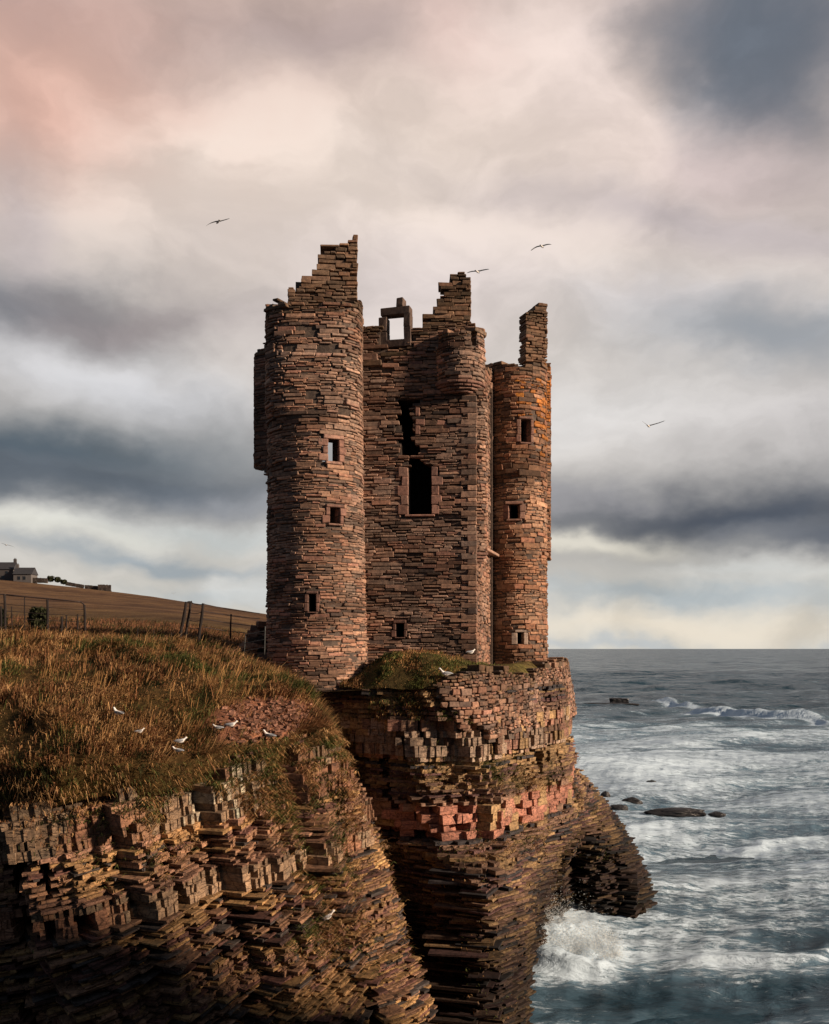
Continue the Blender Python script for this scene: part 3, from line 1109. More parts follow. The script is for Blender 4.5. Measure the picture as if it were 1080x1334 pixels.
def step_noise(x, seed):
    i = np.floor(np.asarray(x))
    return hash3(i, i * 0 + 3, i * 0, seed) * 2 - 1


def build_cliff(name, cl, bands, label, prot, u0=0.0, u1=1.0, single='rock_slab', mass='bedded_rock', dip=0.0, colfn=None, zone=None, extra_u=None, amp=1.0, lean=.25, sc=1.0, cut=-99):
    root = empty(name, (0, float(cl.c[0, :, 1].mean()), SEA))
    root['kind'] = 'structure'; root['label'] = label
    B = Blocks()
    tops = []
    z = bands[0][0]
    li = 0
    nC = 240
    for (zt, zb, kind) in bands:
        while z > zb:
            if kind == 'massive': h = rng.uniform(.18, .6) * sc; wr = (.07, .28)
            elif kind == 'slabby': h = rng.uniform(.3, .62) * sc; wr = (.16, .8)
            elif kind == 'flag': h = rng.uniform(.045, .13) * sc; wr = (.2, 1.2)
            elif kind == 'rubble': h = rng.uniform(.07, .16) * sc; wr = (.10, .34)
            else: h = rng.uniform(.06, .17) * sc; wr = (.10, .6)
            if z < cut: h *= 1.8
            zc = z - h / 2
            K = cl.contour(zc, nC)
            seg = np.linalg.norm(np.diff(K, axis=0), axis=1); cum = np.concatenate([[0], np.cumsum(seg)]); L = cum[-1]
            layer_off = (rng.uniform(-.05, .05) + (.05 if rng.random() < .2 else 0)) + (-.10 if rng.random() < .12 else 0)
            s = u0 * L
            lcol = rng.uniform(.62, 1.3)
            lhue = rng.random()
            while s < u1 * L:
                wd = rng.uniform(*wr) * sc * (1 if rng.random() < .85 else 1.6)
                m = s + wd / 2
                s += wd
                x = np.interp(m, cum, K[:, 0]); y = np.interp(m, cum, K[:, 1])
                i = min(nC - 2, max(0, int(np.searchsorted(cum, m)) - 1))
                i0, i1 = max(0, i - 2), min(nC - 1, i + 3)
                d = K[i1] - K[i0]; d /= np.linalg.norm(d)
                if dip: zq = zc + dip * x
                else: zq = zc
                vv_ = (i + .5) / (nC - 1); rel = m + zc * lean
                # joint bounded panels: saw-tooth faces turned toward the light with short returns between
                rot = 0.0; saw = 0.0
                for (per, A, sd, zb_) in ((1.9, .46, 11, 2.3), (.62, .24, 12, 1.1)):
                    q_ = (rel + .5 * per * float(hash3(np.array(math.floor(zc / zb_)), np.array(0), np.array(1), sd))) / per
                    kq = math.floor(q_); fr = q_ - kq
                    a_ = A * (.55 + .75 * float(hash3(np.array(kq), np.array(math.floor(zc / zb_)), np.array(2), sd)))
                    if kind in ('massive', 'slabby') and per < 1: a_ *= .5
                    saw += a_ * (.5 - fr) + .10 * A * float(step_noise(kq, sd + 5))
                    rot += -a_ / per
                if d[1] > .78: rot, saw = -rot * .8, -saw * .9
                rot = rot * amp
                j3 = float(vnoise(x * .55, y * .55, zc * .22, 13)) * .35
                pr = (saw + j3) * amp + layer_off * (1.0 if kind != 'massive' else .15) + rng.normal(0, .022) + prot(vv_, zc, x)
                r_ = rng.random()
                if r_ < .07: pr -= rng.uniform(.04, .16)
                elif r_ > .97: pr += rng.uniform(.02, .05)
                pr += .07 * float(vnoise(x * 2.2, y * 2.2, zc * .5, 14))
                if kind == 'massive': pr += .04
                t, n, u = frame(d, dip * d[0] + rng.normal(0, .010))
                ya = rot + rng.normal(0, .02)
                # turning the face: tangent picks up the slope of the panel
                t = t + n * ya; t /= np.linalg.norm(t)
                n = np.array([t[1], -t[0], 0]); n /= np.linalg.norm(n); u = np.cross(t, n); u = -u if u[2] < 0 else u
                dep = 1.7
                c3 = np.array([x, y, zq]) + n * (pr - dep / 2)
                ext = rng.uniform(0, .12)
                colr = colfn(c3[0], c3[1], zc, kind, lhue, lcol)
                B.add(c3, t, n, u, np.array([wd / 2 + .004, dep / 2, h / 2 * rng.uniform(.95, 1.0)]), colr, .015)
                if c3[1] > 1: tops.append((c3[0] + n[0] * (dep / 2 - .05), c3[1] + n[1] * (dep / 2 - .05), zq + h / 2, n[0], n[1], wd))
            z -= h
            li += 1
    B.build(root, single, mass, M_ROCK_O, M_ROCK, 290, False, .12)
    # solid body behind the slabs
    zs = np.linspace(bands[0][0] - .1, bands[-1][1] - .6, 26)
    rows = []
    for zz in zs:
        K = cl.contour(zz, 90)
        d = np.gradient(K, axis=0); d /= np.linalg.norm(d, axis=1, keepdims=True)
        n = np.stack([d[:, 1], -d[:, 0]], 1)
        pr = np.array([prot(v, zz, 0) for v in np.linspace(0, 1, 90)])
        Q = K - n * (1.15 - np.minimum(pr, 0) * 1.0)[:, None]
        rows.append(np.column_stack([Q, zz + dip * Q[:, 0]]))
    V = np.array(rows).reshape(-1, 3)
    nr, ncx = len(zs), 90
    I = np.arange(nr * ncx).reshape(nr, ncx)
    Fq = np.stack([I[1:, :-1], I[1:, 1:], I[:-1, 1:], I[:-1, :-1]], -1).reshape(-1, 4)
    o = mesh_np('rock_body', V, Fq, M_RCORE, root, smooth=False)
    o.location = -Vector(root.location)
    print(name, 'blocks', len(B.c))
    return root, np.array(tops)


OCHRE = np.array([.31, .205, .105]); BROWN = np.array([.185, .115, .080]); PURP = np.array([.12, .065, .06])
DARK = np.array([.035, .032, .034]); PINKR = np.array([.40, .185, .13]); PALE = np.array([.36, .27, .20]); GREY = np.array([.22, .175, .135])


def col_castle(x, y, z, kind, hue, lc):
    a = float(fbm(x * .6, y * .6, z * 1.4, 35, 3)); b = float(fbm(x * 1.3, y * 1.3, z * .7, 36, 3))
    r = rng.random()
    if kind == 'slabby': c = PINKR * (.8 + .5 * b) if b > -.12 else (BROWN * 1.3 if a < 0 else OCHRE)
    elif kind == 'massive':
        c = PALE if a > .12 else OCHRE * 1.05 if a > -.05 else np.array([.33, .18, .13]) if a > -.25 else BROWN
        if r < .15: c = BROWN * 1.2
    elif kind == 'flag':
        c = (OCHRE * .9 if hue < .25 else BROWN if hue < .62 else PURP if hue < .85 else DARK * 1.4)
        if a > .2: c = OCHRE
    else:
        c = BROWN if hue < .4 else PURP if hue < .65 else OCHRE * .95 if hue < .85 else DARK * 1.5
        if a > .22: c = OCHRE * .9
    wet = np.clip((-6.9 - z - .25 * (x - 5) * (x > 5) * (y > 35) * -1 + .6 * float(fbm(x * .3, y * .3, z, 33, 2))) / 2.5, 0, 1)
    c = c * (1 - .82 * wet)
    g = 1 + .45 * float(fbm(x * .5, y * .5, z * .5, 31, 3))
    return np.clip(c * 1.35 * lc * g * rng.uniform(.9, 1.1), .01, .6)


def col_left(x, y, z, kind, hue, lc):
    a = float(fbm(x * .8, y * .8, z * 1.2, 45, 3)); r = rng.random()
    if kind == 'massive': c = PALE * .62 if a > .15 else (GREY * .85 if a > 0 else BROWN * 1.15 if a > -.2 else np.array([.24, .135, .095]))
    elif kind == 'flag': c = OCHRE * .95 if hue < .30 else BROWN if hue < .6 else PURP if hue < .8 else DARK * 1.5
    else: c = BROWN * 1.2 if hue < .4 else np.array([.25, .155, .12]) if hue < .65 else PURP if hue < .85 else OCHRE * .8
    if kind != 'massive' and a > .34: c = OCHRE * .8 + c * .2
    if r > .96 and kind != 'massive': c = DARK * 1.6
    # white guano on the pillars below the turf
    if kind == 'massive' and z > -3.5:
        gq = float(fbm(x * 1.1, y * 1.1, z * .5, 47, 2))
        if gq > .24 and r < .32: c = np.array([.50, .47, .40]) * rng.uniform(.55, 1.0)
    g = .9 + .5 * float(fbm(x * .6, y * .6, z * .6, 41, 3))
    return np.clip(c * np.array([1.42, 1.30, 1.12]) * lc * g * rng.uniform(.92, 1.09), .01, .6)


CC = Cliff([
    (-1.2, [(395, 38), (405, 33.5), (428, 30.6), (490, 29.4), (560, 29.0), (630, 29.6), (680, 32), (733, 37.0), (742, 41), (722, 46), (690, 52)]),
    (-3.7, [(415, 38), (430, 33.5), (462, 31), (505, 29.7), (562, 29.0), (635, 29.3), (690, 32), (738, 37.0), (745, 41), (733, 46), (700, 52)]),
    (-5.8, [(430, 38), (450, 33), (480, 30.6), (522, 29.4), (572, 28.8), (645, 29.0), (700, 32), (740, 37), (748, 41), (742, 46), (715, 52)]),
    (-6.5, [(440, 38), (470, 34), (502, 32.0), (545, 30.0), (606, 27.8), (640, 27.0), (694, 33.5), (740, 37.5), (760, 41), (762, 46), (740, 52)]),
    (-9.0, [(450, 38), (480, 34), (505, 32.0), (550, 29.9), (612, 27.5), (650, 26.8), (690, 37.0), (725, 40.5), (812, 40.3), (816, 45), (780, 52)]),
    (-12.6, [(450, 38), (485, 34), (512, 32), (560, 29.8), (618, 27.2), (658, 26.4), (692, 38.5), (728, 41.5), (858, 40.0), (860, 45), (810, 53)]),
])


def clefts(cl, lst):
    """each fissure: a line down the face [(px, py), ...], half width in px, depth; kept as contour position against height"""
    out = []
    for pts, hw, dp in lst:
        vz = []
        for (a, b) in pts:
            z_ = -4.0
            for _ in range(4):
                K = cl.contour(z_, 240); pp = 540 + K[:, 0] / K[:, 1] * F
                ok = np.arange(240)[(np.arange(240) > 20) & (np.arange(240) < 215)]
                k = ok[np.argmin(abs(pp[ok] - a))]
                z_ = (845 - b) * K[k, 1] / F
            dpx = abs(np.gradient(pp)[k]) * 239
            vz.append((z_, k / 239, hw / max(dpx, 60)))
        vz.sort()
        out.append((np.array(vz), dp))
    return out


def cleft_off(cf, v, z):
    p = 0
    for vz, dp in cf:
        if vz[0, 0] < z < vz[-1, 0]:
            c = np.interp(z, vz[:, 0], vz[:, 1]); w_ = np.interp(z, vz[:, 0], vz[:, 2])
            if abs(v - c) < w_ * (.75 + .4 * math.sin(z * 5.3 + dp * 9)): p = min(p, dp)
    return p


CF_C = clefts(CC, [
    ([(520, 945), (530, 990)], 7, -.5), ([(549, 940), (556, 985)], 4, -.4), ([(572, 940), (574, 985)], 4, -.4), ([(618, 930), (624, 980)], 5, -.5),
    ([(655, 945), (660, 975)], 3, -.4), ([(703, 940), (712, 972)], 3, -.4), ([(722, 935), (728, 965)], 3, -.35),
    ([(600, 1035), (607, 1082)], 7, -.6), ([(563, 1050), (566, 1090)], 4, -.5), ([(541, 1050), (548, 1095)], 7, -.6), ([(510, 1040), (520, 1100)], 9, -.6),
    ([(648, 1010), (652, 1060)], 4, -.4), ([(682, 1035), (684, 1060)], 3, -.35), ([(718, 1020), (724, 1055)], 4, -.45), ([(735, 1015), (738, 1045)], 4, -.4), ([(668, 985), (672, 1035)], 4, -.4), ([(700, 975), (704, 1010)], 4, -.4), ([(660, 1075), (668, 1110)], 4, -.4), ([(690, 930), (694, 975)], 4, -.45),
    ([(500, 985), (505, 1040)], 8, -.5), ([(582, 990), (590, 1030)], 5, -.35), ([(590, 1140), (600, 1330)], 8, -.7), ([(640, 1150), (636, 1330)], 4, -.5),
    ([(752, 1110), (760, 1200)], 8, -.8), ([(800, 1120), (812, 1200)], 6, -.6)])


def prot_castle(v, z, x):
    p = cleft_off(CF_C, v, z)
    if -4.75 < z < -3.35: p += -.12 + .22 * ((-3.35 - z) / 1.4)
    if z < -5.75: p += .18
    return p


root_c, tops_c = build_cliff('castle_cliff', CC,
    [(-1.25, -2.15, 'rubble'), (-2.15, -3.35, 'massive'), (-3.35, -4.7, 'mid'), (-4.7, -5.65, 'slabby'), (-5.65, -6.5, 'mid'), (-6.5, -12.7, 'flag')],
    'layered red and ochre sandstone sea cliff under the castle', prot_castle, u0=.04, u1=.93, colfn=col_castle, sc=.74)

LCF = Cliff([
    (-1.0, [(-600, 21.5), (-150, 20.0), (70, 18.6), (260, 19.6), (345, 20.6), (396, 21.6), (405, 24.5), (398, 30), (392, 36)]),
    (-2.3, [(-700, 20.5), (-120, 18.6), (80, 17.2), (270, 18.6), (370, 19.8), (432, 21.0), (440, 24), (412, 30), (395, 36)]),
    (-5.0, [(-700, 20), (-120, 18.2), (100, 16.5), (290, 18.2), (410, 19.4), (492, 20.8), (495, 24), (440, 30), (410, 36)]),
    (-8.2, [(-700, 19.6), (-100, 17.8), (120, 15.9), (320, 17.7), (450, 18.8), (552, 20.2), (545, 24), (460, 30), (420, 36)]),
    (-12.6, [(-700, 19), (-80, 17.2), (140, 15.3), (350, 17.0), (500, 18.0), (610, 19.6), (590, 24), (480, 30), (430, 36)]),
])


CF_L = clefts(LCF, [
    ([(163, 1015), (170, 1085), (182, 1140), (190, 1260)], 7, -.9), ([(216, 1065), (232, 1120), (250, 1170), (268, 1260)], 7, -.8), ([(274, 1050), (283, 1085), (292, 1130)], 4, -.5),
    ([(112, 1120), (128, 1185)], 14, -.9), ([(132, 1030), (140, 1075)], 4, -.5), ([(88, 1040), (92, 1090)], 4, -.5), ([(60, 1050), (70, 1200)], 8, -.8),
    ([(411, 965), (418, 1015)], 4, -.7), ([(255, 1175), (262, 1225)], 8, -.8), ([(336, 1270), (342, 1320)], 12, -.9), ([(352, 1235), (360, 1275)], 10, -.8),
    ([(20, 1040), (40, 1330)], 14, -.9), ([(462, 1085), (470, 1125)], 5, -.5), ([(372, 1150), (380, 1185)], 4, -.4), ([(440, 1250), (452, 1330)], 6, -.5),
    ([(312, 1130), (320, 1170)], 5, -.4), ([(395, 1100), (402, 1135)], 4, -.4), ([(225, 1260), (235, 1330)], 7, -.7)])


def prot_left(v, z, x):
    return cleft_off(CF_L, v, z)


root_l, tops_l = build_cliff('foreground_cliff', LCF,
    [(-1.15, -1.75, 'rubble'), (-1.75, -2.75, 'massive'), (-2.75, -3.7, 'mid'), (-3.7, -4.1, 'massive'), (-4.1, -5.4, 'flag'), (-5.4, -5.9, 'mid'), (-5.9, -12.6, 'flag')],
    'grass topped layered sandstone cliff across the inlet from the castle', prot_left, u0=.10, u1=.93, dip=.15, colfn=col_left, sc=.50, cut=-8.2)

# ================================================================== LAND
ROWS = [
    [(-900, 1040, 21.6), (-400, 1042, 20.5), (0, 1048, 18.1), (80, 1050, 17.8), (200, 1036, 18.3), (280, 1020, 19.2), (340, 1010, 20.0), (400, 1005, 20.9), (428, 1000, 21.5), (434, 1005, 22.7), (424, 1010, 25.3), (411, 985, 30.3)],
    [(-900, 1000, 21), (-400, 1000, 20), (0, 1008, 17.9), (80, 1008, 17.6), (200, 1000, 18.1), (280, 985, 19.0), (340, 968, 19.8), (400, 962, 20.7), (430, 960, 21.3), (436, 975, 22.4), (428, 975, 25), (415, 950, 30)],
    [(-900, 960, 21.6), (-400, 960, 20.6), (0, 968, 18.5), (80, 970, 18.1), (200, 972, 18.4), (280, 968, 19.2), (340, 955, 19.9), (390, 945, 20.7), (423, 945, 21.3), (430, 955, 22.6), (420, 950, 25.5), (411, 930, 30.3)],
    [(-900, 900, 22.6), (-400, 895, 21.8), (0, 902, 20.0), (100, 900, 19.8), (200, 902, 20.0), (270, 908, 20.4), (330, 912, 20.9), (375, 912, 21.4), (404, 916, 22.0), (412, 930, 23.2), (410, 925, 26), (406, 912, 30.6)],
    [(-900, 850, 24), (-400, 845, 23.6), (0, 848, 22.6), (100, 850, 22.7), (200, 853, 23), (270, 866, 23.2), (320, 878, 23.3), (360, 888, 23.3), (385, 898, 23.5), (398, 908, 24.4), (402, 908, 27), (402, 900, 30.8)],
    [(-900, 846, 26), (-400, 836, 26), (0, 836, 26.5), (100, 837, 27), (200, 840, 27.3), (270, 850, 27.3), (320, 862, 27.5), (350, 872, 27.8), (372, 882, 28), (390, 893, 28.4), (398, 896, 29), (400, 892, 31.2)],
    [(-900, 846, 34), (-400, 832, 34), (0, 833, 34), (100, 834, 34), (200, 836, 34), (270, 845, 33.5), (310, 856, 33), (335, 864, 32.5), (355, 872, 32.3), (375, 880, 32.2), (390, 884, 32.2), (400, 884, 32.4)],
    [(-900, 815, 50), (-400, 812, 50), (0, 812, 50), (100, 815, 50), (200, 818, 50), (270, 824, 50), (310, 832, 48), (335, 840, 47), (355, 852, 46), (375, 866, 45), (390, 880, 44), (400, 900, 43)],
    [(-900, 765, 110), (-400, 780, 110), (0, 785, 110), (100, 790, 110), (200, 797, 110), (270, 804, 110), (310, 809, 110), (345, 816, 110), (390, 830, 108), (420, 850, 105), (450, 880, 100), (470, 930, 96)],
    [(-900, 720, 240), (-400, 755, 240), (0, 768, 240), (100, 776, 240), (200, 785, 240), (270, 793, 240), (310, 799, 240), (345, 805, 240), (420, 820, 238), (480, 838, 235), (540, 862, 230), (570, 900, 225)],
    [(-900, 690, 400), (-400, 730, 400), (0, 756, 400), (100, 766, 400), (200, 779, 400), (270, 789, 400), (310, 795, 400), (345, 800, 400), (430, 815, 398), (520, 835, 395), (590, 856, 390), (640, 890, 385)],
    [(-900, 720, 560), (-400, 745, 560), (0, 772, 560), (100, 782, 560), (200, 792, 560), (270, 800, 560), (310, 806, 560), (345, 810, 560), (430, 822, 560), (520, 842, 560), (590, 862, 560), (640, 900, 560)],
]


def land_grid():
    R = []
    for row in ROWS:
        pts = np.array([P(*r) for r in row])
        u = np.linspace(0, 1, len(pts)); v = np.linspace(0, 1, 200)
        R.append(np.stack([np.interp(v, u, pts[:, k]) for k in range(3)], 1))
    R = np.array(R)
    # smooth subdivision across rows (Catmull-Rom)
    out = []
    n = len(R)
    subs = [8, 10, 14, 18, 18, 18, 14, 10, 8, 8, 6]
    for i in range(n - 1):
        p0, p1, p2, p3 = R[max(0, i - 1)], R[i], R[i + 1], R[min(n - 1, i + 2)]
        # chord-length aware tangents
        def D(a, b): return max(1e-3, abs(b[:, 1] - a[:, 1]).mean())
        d01, d12, d23 = D(p0, p1) if i else D(p1, p2), D(p1, p2), D(p2, p3) if i < n - 2 else D(p1, p2)
        m1 = ((p1 - p0) / d01 * d12 + (p2 - p1)) / 2 if i else (p2 - p1)
        m2 = ((p3 - p2) / d23 * d12 + (p2 - p1)) / 2 if i < n - 2 else (p2 - p1)
        for k in range(subs[i]):
            t = k / subs[i]
            out.append((2 * t**3 - 3 * t**2 + 1) * p1 + (t**3 - 2 * t**2 + t) * m1 + (-2 * t**3 + 3 * t**2) * p2 + (t**3 - t**2) * m2)
    out.append(R[-1])
    return np.array(out)


G = land_grid()
x, y, z = G[..., 0], G[..., 1], G[..., 2]
near = np.clip((60 - y) / 30, 0, 1)
z = z + near * (.22 * fbm(x * .5, y * .5, 0 * x, 51, 3) + .07 * fbm(x * 2, y * 2, 0 * x, 52, 3)) + (1 - near) * .5 * fbm(x * .03, y * .03, 0 * x, 53, 3)
G[..., 2] = z
# exposed red soil scar near the lip
pxg = 540 + G[..., 0] / G[..., 1] * F; pyg = 845 - G[..., 2] / G[..., 1] * F
SCAR = P(345, 935, 20.6)
nr, ncx = G.shape[:2]
scar = np.clip(1.25 - np.sqrt(((G[..., 0] - SCAR[0]) / .95) ** 2 + ((G[..., 2] - SCAR[2]) / .42) ** 2), 0, 1) * (G[..., 1] < 23)
cn = fbm(x * .8, y * .8, z * .8, 61, 4)[..., None]
cg = np.array([.075, .052, .022]) + np.clip(cn, 0, 1) * np.array([.03, .03, .0])
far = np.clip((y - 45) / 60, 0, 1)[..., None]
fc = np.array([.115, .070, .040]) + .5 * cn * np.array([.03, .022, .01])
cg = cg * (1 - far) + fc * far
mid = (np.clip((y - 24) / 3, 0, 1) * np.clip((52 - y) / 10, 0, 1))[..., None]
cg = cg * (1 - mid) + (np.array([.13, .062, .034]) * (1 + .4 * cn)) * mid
sc_ = np.clip(scar * 3, 0, 1)[..., None]
cg = cg * (1 - sc_) + np.array([.27, .14, .10]) * sc_
I = np.arange(nr * ncx).reshape(nr, ncx)
Fq = np.stack([I[:-1, :-1], I[:-1, 1:], I[1:, 1:], I[1:, :-1]], -1).reshape(-1, 4)
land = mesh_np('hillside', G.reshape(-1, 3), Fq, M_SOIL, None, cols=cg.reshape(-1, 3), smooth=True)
land['kind'] = 'structure'

# castle platform: turf mound between cliff edge and walls
K = CC.contour(-1.15, 140)
cen = np.array([1.0, 36.5])
rows = []
TT = [0, .03, .06, .10, .15, .2, .27, .36, .5, .75, 1.0]
for tt in TT:
    q = K * (1 - tt) + cen * tt
    pxx = 540 + q[:, 0] / q[:, 1] * F
    hgt = np.interp(pxx, [395, 430, 470, 500, 560, 610, 640, 740], [-.8, -.85, -.75, -.25, -.10, -.35, -.6, -.35])
    zz = -1.25 + (hgt + 1.25) * (1 - (1 - min(1, tt / .22)) ** 2)
    zz = zz + .10 * fbm(q[:, 0] * 1.2, q[:, 1] * 1.2, q[:, 0] * 0, 71, 3)
    rows.append(np.column_stack([q, zz]))
GP = np.array(rows)
I = np.arange(GP.shape[0] * GP.shape[1]).reshape(GP.shape[:2])
Fq = np.stack([I[:-1, :-1], I[:-1, 1:], I[1:, 1:], I[1:, :-1]], -1).reshape(-1, 4)
cn = fbm(GP[..., 0], GP[..., 1], GP[..., 2], 62, 4)[..., None]
cc = np.array([.075, .06, .028]) + np.clip(cn, 0, 1) * np.array([.02, .04, .0])
plat = mesh_np('castle_ground', GP.reshape(-1, 3), Fq, M_SOIL, None, cols=cc.reshape(-1, 3), smooth=True)
plat['kind'] = 'structure'
# inlet floor / neck joining the two cliffs behind
nk = []
for yy in np.linspace(29.5, 46, 14):
    for k in range(12):
        xx = -4.6 + k * .30 - (yy - 30) * .03
        nk.append((xx, yy, np.interp(k, [0, 5, 11], [-.9, -1.3, -1.2]) - .1 + .12 * float(fbm(xx, yy, 0, 81, 2))))
I = np.arange(14 * 12).reshape(14, 12)
Fq = np.stack([I[:-1, :-1], I[:-1, 1:], I[1:, 1:], I[1:, :-1]], -1).reshape(-1, 4)
neck = mesh_np('neck_ground', nk, Fq, M_SOIL, None, cols=np.tile([.07, .05, .028], (168, 1)), smooth=True)
neck['kind'] = 'structure'

# ================================================================== SEABIRDS
def loft(name, secs, mat, parent, n=10, flatten=None):
    """secs: list of (centre, axis_a, axis_b) - elliptical sections joined into one skin"""
    V, Q = [], []
    for c, a, b in secs:
        for k in range(n):
            th = 2 * math.pi * k / n
            V.append(np.array(c) + np.array(a) * math.cos(th) + np.array(b) * math.sin(th))
    for i in range(len(secs) - 1):
        for k in range(n):
            Q.append([i * n + k, i * n + (k + 1) % n, (i + 1) * n + (k + 1) % n, (i + 1) * n + k])
    V.append(np.array(secs[0][0])); V.append(np.array(secs[-1][0]))
    T = [[len(V) - 2, (k + 1) % n, k] for k in range(n)] + [[len(V) - 1, (len(secs) - 1) * n + k, (len(secs) - 1) * n + (k + 1) % n] for k in range(n)]
    return mesh_np(name, V, [np.array(Q), np.array(T)], mat, parent, smooth=True)


M_WHITE = simple_mat('white_feathers', (.80, .79, .76), .8, .08, 20)
M_GREYF = simple_mat('grey_feathers', (.26, .28, .31), .8, .12, 20)
M_DARKF = simple_mat('dark_feathers', (.045, .045, .05), .8, .2, 20)
M_BEAK = simple_mat('beak_horn', (.50, .36, .08), .5, .1, 20)


def path_secs(pts):
    """pts: (x, z, ry, rz) along the body, section planes across x"""
    return [((x, 0, z), (0, ry, 0), (0, 0, rz)) for x, z, ry, rz in pts]


def resting_bird(loc, rz, label, L=.26, pose=0):
    t = empty('seabird', loc, rz)
    tag(t, label, 'seabird', 'fulmars resting on the cliffs')
    q = L / .30
    up = .02 if pose == 0 else .045
    loft('body', path_secs([(-.135 * q, .050 * q, .006 * q, .004 * q), (-.10 * q, .052 * q, .028 * q, .022 * q), (-.04 * q, .052 * q, .046 * q, .042 * q), (.02 * q, .056 * q, .052 * q, .050 * q),
                            (.065 * q, (.066 + up / 3) * q, .042 * q, .042 * q), (.095 * q, (.085 + up) * q, .026 * q, .028 * q), (.112 * q, (.105 + up) * q, .025 * q, .027 * q),
                            (.130 * q, (.112 + up) * q, .021 * q, .022 * q), (.146 * q, (.110 + up) * q, .010 * q, .011 * q)]), M_WHITE, t)
    for sd_ in (-1, 1):
        loft('wing', [((-.165 * q, sd_ * .012 * q, .058 * q), (0, .004, 0), (0, 0, .006)), ((-.10 * q, sd_ * .034 * q, .066 * q), (0, .008 * q, 0), (0, 0, .022 * q)),
                      ((-.03 * q, sd_ * .048 * q, .070 * q), (0, .011 * q, 0), (0, 0, .030 * q)), ((.035 * q, sd_ * .046 * q, .074 * q), (0, .009 * q, 0), (0, 0, .024 * q)),
                      ((.06 * q, sd_ * .038 * q, .076 * q), (0, .003, 0), (0, 0, .008))], M_GREYF, t)
        loft('eye', [((.136 * q, sd_ * (.018 + k * .0035) * q, (.117 + up) * q), (r_ * q, 0, 0), (0, 0, r_ * q)) for k, r_ in ((0, .001), (.6, .0032), (1.3, .001))], M_DARKF, t, 6)
    loft('tail', [((-.17 * q, 0, .048 * q), (0, .024 * q, 0), (0, 0, .003)), ((-.10 * q, 0, .052 * q), (0, .020 * q, 0), (0, 0, .008 * q))], M_GREYF, t, 8)
    loft('beak', [((.140 * q, 0, (.109 + up) * q), (0, .007 * q, 0), (0, 0, .008 * q)), ((.158 * q, 0, (.107 + up) * q), (0, .005 * q, 0), (0, 0, .006 * q)), ((.168 * q, 0, (.101 + up) * q), (0, .002 * q, 0), (0, 0, .003 * q))], M_BEAK, t, 8)
    return t


bpy.context.view_layer.update()
_dg = bpy.context.evaluated_depsgraph_get()


def ground_at(px, py):
    d = Vector(((px - 540) / F, 1, (845 - py) / F)).normalized()
    hit, loc, nrm, idx, ob, mm = SC.ray_cast(_dg, (0, 0, 0), d)
    return (loc, nrm) if hit else (Vector(P(px, py, 20)), Vector((0, 0, 1)))


SITTING = [
    (157, 938, 2.6, .28, 1, 'white seabird sitting high on the dark grassy bank, furthest left of the resting birds'),
    (185, 961, .6, .20, 0, 'small half hidden seabird on the dark grass right of the leftmost bird'),
    (238, 974, .3, .25, 0, 'upper white seabird of the close pair in the grass over the pale rock pillars'),
    (234, 986, 2.9, .24, 0, 'lower white seabird of the close pair in the grass over the pale rock pillars'),
    (286, 956, 3.3, .22, 0, 'smaller white seabird left of its neighbour at the foot of the pink soil scar'),
    (303, 953, .2, .27, 0, 'white seabird beside a smaller one at the left foot of the pink soil scar'),
    (352, 967, 2.8, .30, 1, 'white seabird under the middle of the pink soil scar'),
    (427, 1202, .4, .34, 1, 'single white seabird low down on the grassy ledge of the near cliff'),
    (580, 885, 3.4, .34, 1, 'white seabird on the turf mound at the foot of the castle'),
    (613, 856, .5, .26, 0, 'small white seabird tucked below the sharp corner of the castle'),
]
for (px, py, rz_, L_, ps, lb) in SITTING:
    loc, nrm = ground_at(px, py)
    p_ = np.array(loc) + np.array([0, -.16, .10])
    resting_bird(tuple(p_), rz_, lb, L_ * (1.0 if p_[1] < 25 else 1.3), ps)


def flying_bird(Yd, body, lt, rt, label, rise=(.06, .06), heading=1, big=1.0):
    """wing tips and body given where they fly; heading +1 flies right"""
    b = P(*body, Yd); l = P(*lt, Yd) - b; r = P(*rt, Yd) - b
    t = empty('flying_gull', tuple(b))
    tag(t, label, 'gull', 'gulls gliding round the castle')
    span = (np.linalg.norm(l) + np.linalg.norm(r))
    k = span / 1.1
    # body points partly away from the viewer
    f = np.array([.45 * heading, .86, .06]); f /= np.linalg.norm(f)
    sd_ = np.cross(f, [0, 0, 1]); sd_ /= np.linalg.norm(sd_); up = np.cross(sd_, f)
    secs = [(f * x * k, sd_ * ry * k, up * rz_ * k) for x, ry, rz_ in ((-.20, .012, .008), (-.12, .030, .026), (-.02, .050, .050), (.07, .048, .048), (.13, .032, .034), (.17, .030, .032), (.205, .022, .022), (.215, .008, .008))]
    loft('body', secs, M_WHITE, t)
    loft('beak', [(f * .21 * k, sd_ * .008 * k, up * .009 * k), (f * .25 * k, sd_ * .003 * k, up * .004 * k)], M_BEAK, t, 6)
    loft('tail', [(-f * .15 * k, sd_ * .02 * k, up * .01 * k), (-f * .27 * k, sd_ * .055 * k, up * .003 * k)], M_WHITE, t, 8)
    for tip, rs in ((l, rise[0]), (r, rise[1])):
        sgn = 1 if np.dot(tip, sd_) > 0 else -1
        root_ = sd_ * sgn * .03 * k + up * .02 * k
        tip3 = tip + f * (-.05 * k)
        wrist = tip * .48 + np.array([0, 0, rs * k]) + f * .07 * k
        S = []
        for a in np.linspace(0, 1, 9):
            c = root_ * (1 - a) ** 2 + 2 * a * (1 - a) * (wrist * 1.25) + tip3 * a * a
            ch = (.085 * (1 - a) + .050 * a) * (1 if a < .85 else (1.02 - a) / .17) * k + .003
            S.append((c, f * ch, up * (.014 * (1 - a) + .003) * k))
        o = loft('wing', S, M_GREYF, t)
    return t


